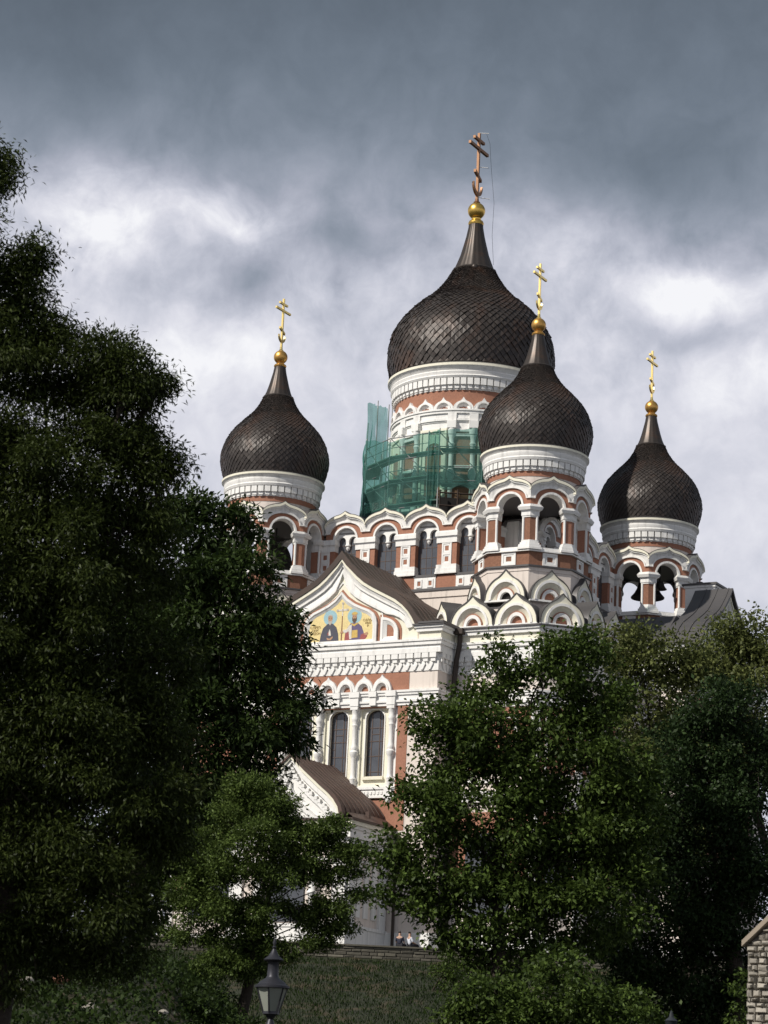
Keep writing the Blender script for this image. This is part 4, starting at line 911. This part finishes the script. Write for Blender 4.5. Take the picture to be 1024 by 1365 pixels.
tree('hawthorn_tree', 'small spreading yellow-green tree in front of the porch', (-3.3, 66.5),
  [(335, 1050, 34, 0), (318, 1062, 34, .3), (362, 1066, 36, 0), (440, 1105, 30, 0), (470, 1135, 24, 0), (255, 1140, 34, .3), (250, 1190, 36, .2), (305, 1085, 34, 0), (370, 1085, 38, 0), (280, 1120, 36, .5), (340, 1120, 52, -.4), (400, 1112, 40, 0), (432, 1118, 28, .3), (452, 1140, 26, 0), (300, 1165, 52, 0), (375, 1165, 56, 0), (435, 1170, 32, .4), (470, 1158, 20, 0), (478, 1192, 16, .3), (345, 1215, 50, .3), (280, 1215, 46, 0), (410, 1222, 40, .6), (455, 1235, 26, .4), (315, 1255, 50, .5), (255, 1245, 34, .5), (330, 1285, 38, .3), (290, 1288, 36, 0), (372, 1268, 36, .2), (420, 1255, 30, .4), (450, 1205, 30, 0), (480, 1130, 12, 0)],
  66, 1250, .105, .050, LF_THO, 3, droop=.1, tr=.15, twig=.11, k=9, sub=20, squash=.55, subr=.38)
tree('maple_tree', 'broad leafy maple covering the church wall right of the porch', (4.6, 84),
  [(662, 868, 22, 0), (668, 905, 34, .3), (745, 862, 34, 0), (735, 900, 48, 0), (785, 865, 36, .6), (620, 940, 42, .2), (575, 962, 28, 0), (650, 975, 70, -.3), (720, 975, 72, 0), (790, 930, 60, .6), (590, 1010, 48, .3), (800, 1010, 75, .5), (545, 1058, 32, 0), (600, 1080, 66, -.2), (680, 1070, 80, 0), (760, 1080, 85, .3), (525, 1130, 34, .2), (575, 1150, 50, .1), (540, 1170, 26, 0), (640, 1160, 62, .5), (720, 1160, 76, .4), (800, 1120, 80, .8), (590, 1215, 36, .4), (650, 1235, 50, .2), (730, 1230, 60, .8), (800, 1210, 80, .6), (600, 1255, 24, .3), (690, 1285, 32, .3), (640, 1278, 28, .4), (515, 1195, 22, .2), (560, 1210, 26, .1), (840, 1080, 70, 1)],
  84, 270, .20, .12, LF_MAP, 4, droop=.35, tr=.30, twig=.24, k=8, sub=17, subr=.37)
tree('maple_sprout', 'leafy low maple branches spreading over the bottom of the slope', (3.6, 74),
  [(650, 1320, 40, 0), (705, 1335, 52, .2), (770, 1330, 50, 0), (620, 1355, 40, .3), (820, 1345, 44, .4), (740, 1290, 36, .5), (690, 1365, 50, 0), (790, 1372, 50, 0), (860, 1362, 34, .2)],
  74, 300, .17, .11, LF_MAP, 5, droop=.3, tr=.10, twig=.2, k=8)
tree('lime_tree', 'pale green rounded tree behind the maple, under the rightmost dome', (14.2, 104),
  [(850, 868, 44, 0), (885, 872, 40, 0), (820, 865, 30, 0), (860, 930, 70, 0), (920, 900, 50, .5), (850, 1020, 90, 1), (910, 985, 70, .5), (880, 1100, 90, 1)],
  104, 190, .20, .13, LF_LIM, 6, droop=.3, tr=.32, twig=.3, k=8)
tree('lime_tree', 'tallest right-hand tree with light green top against the sky', (19.5, 108),
  [(985, 838, 30, 0), (1000, 850, 40, 0), (960, 868, 42, 0), (1030, 880, 60, 0), (985, 900, 50, 0), (930, 910, 40, .4), (1040, 980, 80, 0), (985, 1000, 90, 1)],
  108, 190, .20, .13, LF_LIM, 7, droop=.3, tr=.34, twig=.3, k=8)
tree('elm_tree', 'dark dense tree filling the shade above the stone wall', (14.0, 90),
  [(950, 960, 60, 0), (985, 950, 60, 0), (910, 1000, 55, .4), (1010, 1020, 80, 0), (930, 1070, 85, 0), (870, 1140, 80, .3), (980, 1120, 90, 0), (1040, 1150, 80, 0), (900, 1210, 85, 0), (985, 1220, 85, .4), (830, 1250, 70, .3), (930, 1290, 80, .4), (1000, 1300, 60, .6), (860, 1310, 60, .8), (950, 1350, 70, 1)],
  90, 240, .19, .11, LF_DRK, 8, droop=.35, tr=.36, twig=.24, k=8)
tree('young_tree', 'thin sapling with a small dark crown on the grass slope below the two people', (3.6, 131),
  [(597, 1278, 13, 0), (590, 1292, 14, 0), (604, 1298, 14, .1), (596, 1310, 15, 0)], 131, 300, .15, .09, LF_MAP, 9, droop=.3, tr=.055, twig=.15, k=7, sub=10)
for x_, y_, h_, sd_, lab in ((-15.5, 27.5, 17.5, 81, 'unseen large tree added left of the ash to shade it'), (-27, 62, 18, 82, 'unseen large tree added on the bank to shade the chestnut')):  # two unseen trees added towards the sun to shade ash, chestnut and bank
    gz_ = tz(x_, y_); rg_ = np.random.default_rng(sd_); t_ = thing('added_shade_tree', lab, 'tree', (x_, y_, gz_-.1)); V_ = []; tk = MB(); tk.tube([(0, 0, 0), (.2, .1, h_*.4), (0, .2, h_*.85)], [.45, .32, .05], 10)
    for q in range(16):
        a_ = rg_.uniform(0, 6.28); r_ = rg_.uniform(1.2, 4.2); c_ = np.array([x_+r_*math.cos(a_), y_+r_*math.sin(a_), gz_+h_*rg_.uniform(.34, .84)]); rad = rg_.uniform(1.7, 2.5)
        tw, dr_ = clump_points(c_, rad, int(230*rad*rad), rg_, 18, .38, k=7); P = np.repeat(tw, 7, 0)+rg_.normal(0, .22, (len(tw)*7, 3)); V_.append(leaves(P, np.repeat(dr_, 7, 0), .26, .14, .3, sd_+q))
        e_ = c_-np.array([x_, y_, gz_]); tk.tube([(0, .1, e_[2]*.62), tuple(e_*np.array([.55, .55, .9])), tuple(e_)], [.14, .09, .03], 6)
    leafmesh('crown', np.concatenate(V_), LF_LIM, t_, (x_, y_, gz_-.1)); tk.build('trunk', [BARK], t_)
# low ground growth at the left: ivy bushes
bushes = [(20, 1350, 40), (70, 1362, 44), (125, 1368, 40), (180, 1372, 44), (235, 1362, 42), (290, 1358, 38), (330, 1372, 34), (268, 1330, 22)]
for i, (px, py, rp) in enumerate(bushes):
    d_ = 57+.6*(i % 3); p = at(px, py, d_)
    lab = ['ivy bush in the bottom left corner of the bank', 'ivy bush right of the corner one, below pale stones', 'low ivy bush under the ash trunk on the bank', 'spreading ivy bush midway along the bank', 'ivy bush left of the street lamp, second from it', 'bright ivy bush beside the street lamp', 'ivy bush at the foot of the street lamp', 'small ivy clump above the others near the lamp'][i]
    tree('ivy_bush', lab, (p.x, d_+.3), [(px, py, rp, 0), (px-rp*.5, py+rp*.3, rp*.7, .2), (px+rp*.5, py+rp*.3, rp*.7, -.2)], d_, 420, .10, .07, LF_IVY, 40+i, droop=.1, limbs=False, cat='bush', group='ivy bushes on the bank', twig=.10, k=8, sub=12)
tree('wall_shrub', 'bright leafy shrub growing against the end of the stone wall', (6.35, 44.6), [(990, 1300, 10, 0), (984, 1318, 13, 0), (992, 1340, 14, 0), (984, 1360, 14, 0), (994, 1372, 16, 0)], 44.6, 900, .09, .05, LF_MAP, 60, limbs=False, cat='shrub', twig=.07, k=8, sub=8)
# ivy carpet over the bank, one mass
rg = np.random.default_rng(15); n = 60000
gx = rg.uniform(-16, .5, n); gy = rg.uniform(46, 76, n); gz = terrain(gx, gy)+np.abs(rg.normal(0, .16, n))*(1+1.3*np.sin(gx*1.7+gy*.9)**2)
Vg = leaves(np.stack([gx, gy, gz], 1), np.tile([0, -.3, .6], (n, 1)), .13, .09, 0, 16)
iv = leafmesh('bank_ivy', Vg, LF_IVY, None, (0, 0, 0)); tag(iv, 'ivy and weeds carpeting the dark bank at the lower left', 'ground cover', kind='stuff')
# grass on the slope: many blades, one mass
rg = np.random.default_rng(5); n = 70000
gx = rg.uniform(-22, 22, n); gy = rg.uniform(104, 139, n); gz = terrain(gx, gy)
Vg = leaves(np.stack([gx, gy, gz], 1), np.tile([0, 0, 1.6], (n, 1)), .22, .05, -.1, 6)
go = leafmesh('slope_grass', Vg, leafmat('slope_turf', (.007, .015, .003), (.019, .036, .006)), None, (0, 0, 0)); tag(go, 'dark green grass covering the slope below the church', 'grass', kind='stuff')

# ------------------------------------------------------------------ retaining wall, stones, lamp, people
STONE = mat('grey_limestone', (.30, .275, .235), .9, var=.15, vscale=1.0, fine=.25, fscale=8, island=.28, bump=.5, bscale=8); MORT = mat('joint_mortar', (.21, .19, .16), .95)  # mortar has its own plain tone, seen between the stones
STONED = mat('mossy_limestone', (.10, .092, .072), .95, var=.2, vscale=1.0, fine=.3, fscale=6, island=.3, bump=.5, bscale=6)
def rubble_wall(mb, L, H, T, ch, seed, topf=None, m=0, mm=1, wl=(.25, .6), rough=.03):
    """coursed rubble in local x (along), y (thickness), z"""
    rg = np.random.default_rng(seed); z = 0.0
    while z < H-.02:
        h = min(ch*rg.uniform(.75, 1.25), H-z+.02); x = -rg.uniform(0, .3)
        while x < L:
            w = rg.uniform(*wl); x0, x1 = max(0, x), min(L, x+w); zt = z+h
            if x1-x0 > .05:
                lim = min(topf(x0), topf(x1)) if topf else H
                if z < lim-.03:
                    o = rg.normal(0, rough, 8); zt = min(zt, lim); g_ = .012; b = .018
                    y0 = -rg.uniform(0, .05)
                    v = [(x0+g_, y0+b, z+g_), (x1-g_, y0+b, z+g_+o[0]*.3), (x1-g_, y0+b, zt-g_), (x0+g_, y0+b, zt-g_+o[1]*.3)]
                    f = [(x0+g_+.03, y0-.02+o[2]*.4, z+g_+.02), (x1-g_-.03, y0-.02+o[3]*.4, z+g_+.02), (x1-g_-.03, y0-.02+o[4]*.4, zt-g_-.02), (x0+g_+.03, y0-.02+o[5]*.4, zt-g_-.02)]
                    bk = [(a, T, c) for a, _, c in v]
                    mb.add(f+v+bk, [(0,1,2,3)]+[(i, i+4, (i+1) % 4+4, (i+1) % 4) for i in range(4)]+[(i+4, i+8, (i+1) % 4+8, (i+1) % 4+4) for i in range(4)], m)
            x += w
        z += h
    if topf is None: mb.box(0, L, .05, T-.02, 0, H-.02, mm)
    else: mb.prism([(0, 0), (0, topf(0)-.03), (L*.5, topf(L*.5)-.03), (L, topf(L)-.03), (L, 0)], .05, T-.02, mm)
rt = thing('retaining_wall', 'low grey stone retaining wall along the top of the grass slope', 'wall', (-14, 139.85, 11.2), 0)
mb = MB(); rubble_wall(mb, 44, 1.15, .6, .20, 3, m=0, wl=(.4, 1.0)); mb.build('masonry', [STONED, MORT], rt)
mb = MB(); mb.box(-.1, 44.1, -.12, .7, 1.15, 1.24); mb.build('coping', [STONED], rt)
# stone wall with sloped coping at the right edge
wp = at(996, 1258, 43.0); d2 = at(1060, 1186, 43.6); wzb = tz(7, 43)-.2
W_ROT = R(-34); slope = (d2.z-wp.z)/((d2-wp).xy.length)
sw = thing('stone_wall', 'sunlit rough stone wall with curved sloping coping at the bottom right', 'wall', (wp.x, wp.y, wzb), W_ROT)
H0 = wp.z-wzb
tf = lambda x: H0+.86*x-.14*math.exp(-((x-.0)/.35)**2)*0+.10*x*x*.2
mb = MB(); rubble_wall(mb, 3.0, 7.5, .55, .105, 4, topf=tf, wl=(.07, .24), rough=.045); mb.build('masonry', [STONE, MORT], sw)
cp = MB(); n = 14
for i in range(n):
    pass
TOPS = [(x, tf(x)) for x in np.linspace(-.06, 3.0, 15)]
cp.band([(x, z+.10) for x, z in TOPS], [(x, z) for x, z in TOPS], -.09, .64, 0); cp.build('coping', [mat('tan_coping_stone', (.30, .25, .195), .9, var=.2, vscale=2)], sw)
# pale stones on the bank, lower left
for i, (px, py, sx, lab, mt) in enumerate([(12, 1328, .30, 'white stone half hidden under the ash tree, nearest the corner', WHITE), (26, 1322, .26, 'tan stone behind the white one in the bottom left', STONE), (36, 1308, .30, 'brown stone above the tan one on the bank', STONE), (80, 1306, .34, 'reddish stone on the bank left of the ivy', BRICK), (120, 1345, .42, 'broad tan stone slab low on the bank', STONE), (218, 1350, .22, 'upright pale stone between ivy bushes', STONE)]):
    p = at(px, py, 54.2); b = MB(); rg2 = np.random.default_rng(70+i); sx *= .42; b.sphere((0, 0, 0), sx, 6)
    b.v = [(x*1.3*(1+rg2.normal(0, .08)), y*(1+rg2.normal(0, .08)), z*.7*(1+rg2.normal(0, .1))) for x, y, z in b.v]
    tag(b.build('boulder', [mt], None, smooth=30, loc=p), lab, 'stone', 'stones on the bank')
# street lamp with a tapering four-sided lantern
lp = at(361, 1352, 49.0); lb = tz(lp.x, lp.y); LPH = lp.z-lb
lamp = thing('street_lamp', 'black street lamp with frosted tapering lantern and finial at the bottom', 'lamp', (lp.x, lp.y, lb), R(18))
FROST = mat('frosted_lantern_glass', (.25, .265, .23), .35, var=.12, vscale=3); LAMPM = mat('dark_grey_lamp_iron', (.040, .040, .048), .45, .5)
mb = MB(); mb.lathe([(.16, 0), (.16, .3), (.10, .5), (.07, 1.0), (.055, LPH-.25), (.09, LPH-.2), (.05, LPH-.1), (.11, LPH-.02), (.14, LPH+.02)], 14); mb.build('post', [LAMPM], lamp)
z0, z1 = LPH+.03, LPH+.50; a0, a1 = .15, .30
for k in range(6):
    t0, t1 = k*PI/3, (k+1)*PI/3; gq = MB()
    gq.add([(a0*math.cos(t0), a0*math.sin(t0), z0), (a0*math.cos(t1), a0*math.sin(t1), z0), (a1*math.cos(t1), a1*math.sin(t1), z1), (a1*math.cos(t0), a1*math.sin(t0), z1)]+[(.93*a0*math.cos(t0), .93*a0*math.sin(t0), z0), (.93*a0*math.cos(t1), .93*a0*math.sin(t1), z0), (.93*a1*math.cos(t1), .93*a1*math.sin(t1), z1), (.93*a1*math.cos(t0), .93*a1*math.sin(t0), z1)], [(0,1,2,3),(7,6,5,4)])
    gq.build('glass_pane', [FROST], lamp, smooth=None)
mb = MB()
for k in range(6):
    t0 = k*PI/3; mb.tube([(a0*math.cos(t0), a0*math.sin(t0), z0-.02), (a1*1.01*math.cos(t0), a1*1.01*math.sin(t0), z1+.02)], .018, 6)
mb.lathe([(.10, z0-.06), (.17, z0-.03), (.165, z0+.02), (.12, z0+.02)], 6); mb.lathe([(.29, z1-.01), (.34, z1), (.34, z1+.04), (.28, z1+.07)], 24); mb.build('lantern_frame', [LAMPM], lamp)
mb = MB(); q = z1+.05; mb.lathe([(.30, q), (.24, q+.07), (.13, q+.14), (.11, q+.18), (.105, q+.42), (.12, q+.45), (.19, q+.47), (.20, q+.49), (.11, q+.56), (.06, q+.64), (.03, q+.70), (.045, q+.73), (.02, q+.76), (.035, q+.82), (.005, q+.92)], 20); mb.build('lantern_cap', [LAMPM], lamp)
# grey pole standing among the left trees
gp = at(166, 1250, 66); mb = MB(); gb = tz(gp.x, gp.y); mb.tube([(0, 0, -.2), (0, 0, at(166, 1172, 66).z-gb)], .055, 8); mb.lathe([(.09, -.2), (.09, .3), (.06, .35)], 10)
tag(mb.build('metal_pole', [mat('grey_pole_paint', (.22, .25, .28), .5, .3)], None, loc=(gp.x, gp.y, gb)), 'thin grey metal pole standing among the dark trees on the left', 'pole')
# small far lamp in the shade, lower right
fp = at(895, 1362, 70); fb = tz(fp.x, fp.y); fl = thing('street_lamp', 'small dim street lamp in the dark shade at the lower right', 'lamp', (fp.x, fp.y, fb)); h = fp.z-fb
mb = MB(); mb.lathe([(.10, 0), (.06, .5), (.045, h-.3)], 10); mb.build('post', [LAMPM], fl)
mb = MB(); mb.lathe([(.10, h-.3), (.17, h), (.19, h+.02), (.07, h+.12), (.06, h+.18), (.02, h+.3)], 14); mb.build('lantern', [mat('blue_grey_lamp_head', (.02, .024, .03), .7)], fl)

# two people sitting on the retaining wall, seen from the front side of the slope
SKIN = mat('skin', (.45, .28, .20), .6); HAIRM = mat('dark_hair', (.02, .014, .010), .6); SHD = mat('navy_top', (.020, .022, .040), .8); SHW = mat('white_shirt', (.62, .64, .70), .8); TRO = mat('dark_trousers', (.018, .018, .024), .85)
def skinmesh(name, pts, edges, rad, m, parent, lv=2):
    me = bpy.data.meshes.new(name); me.from_pydata(pts, edges, []); me.materials.append(m); o = bpy.data.objects.new(name, me); COL.objects.link(o); o.parent = parent
    sk = o.modifiers.new('skin', 'SKIN'); sk.use_smooth_shade = True
    for v, r_ in zip(me.skin_vertices[0].data, rad): v.radius = (r_, r_) if not isinstance(r_, tuple) else r_
    me.skin_vertices[0].data[0].use_root = True
    sb = o.modifiers.new('sub', 'SUBSURF'); sb.levels = lv; sb.render_levels = lv
    return o
def person(p, rz, label, top, legs, lean=0.0, sleeve=True):
    t = thing('person', label, 'person', p, rz); l = lean
    # seated: pelvis on the coping, thighs forward (-y), shins down
    B = [(0, 0, .12), (0, .02+l*.2, .32), (0, .03+l*.6, .52), (0, .02+l, .60), (0, 0+l, .70), (0, -.02+l, .80)]
    br = [(.12, .10), (.10, .085), (.12, .08), (.06, .06), (.075, .09), (.07, .085)]
    E_ = [(0, 1), (1, 2), (2, 3), (3, 4), (4, 5)]
    for s_ in (-1, 1):
        o = len(B); B += [(s_*.10, -.02, .09), (s_*.13, -.42, .12), (s_*.13, -.46, -.30), (s_*.13, -.58, -.36)]; br += [.085, .065, .045, .04]; E_ += [(0, o), (o, o+1), (o+1, o+2), (o+2, o+3)]
        o = len(B); B += [(s_*.20, .03+l*.6, .50), (s_*.25, -.04+l*.4, .26), (s_*.12, -.28, .20), (s_*.06, -.36, .18)]; br += [.055, .045, .035, .025]; E_ += [(2, o), (o, o+1), (o+1, o+2), (o+2, o+3)]
    skinmesh('body', B, E_, br, SKIN, t)
    c = [(0, 0, .10), (0, .02+l*.2, .32), (0, .03+l*.6, .53), (.19, .03+l*.6, .505), (.25, -.04+l*.4, .27), (-.19, .03+l*.6, .505), (-.25, -.04+l*.4, .27)]
    skinmesh('shirt', c, [(0, 1), (1, 2), (2, 3), (3, 4), (2, 5), (5, 6)], [(.17, .14), (.15, .12), (.15, .11), .07, .058, .07, .058], top, t)
    c = [(0, .0, .10), (.11, -.04, .10), (.13, -.42, .13), (.13, -.46, -.26), (-.11, -.04, .10), (-.13, -.42, .13), (-.13, -.46, -.26)]
    skinmesh('trousers', c, [(0, 1), (1, 2), (2, 3), (0, 4), (4, 5), (5, 6)], [(.165, .135), .10, .08, .06, .10, .08, .06], legs, t)
    skinmesh('hair', [(0, .03+l, .74), (0, .025+l, .82), (0, .0+l, .86)], [(0, 1), (1, 2)], [(.082, .075), (.088, .095), (.06, .07)], HAIRM, t, 2)
    return t
pa = at(533, 1263, 140.2); pb = at(547, 1265, 140.2)
person((pa.x, 140.2, 12.44), R(150), 'person in dark clothes sitting on the stone wall beside the porch', SHD, TRO, .04)
person((pb.x, 140.2, 12.44), R(118), 'person in a white shirt sitting on the stone wall beside the porch', SHW, TRO, .06)
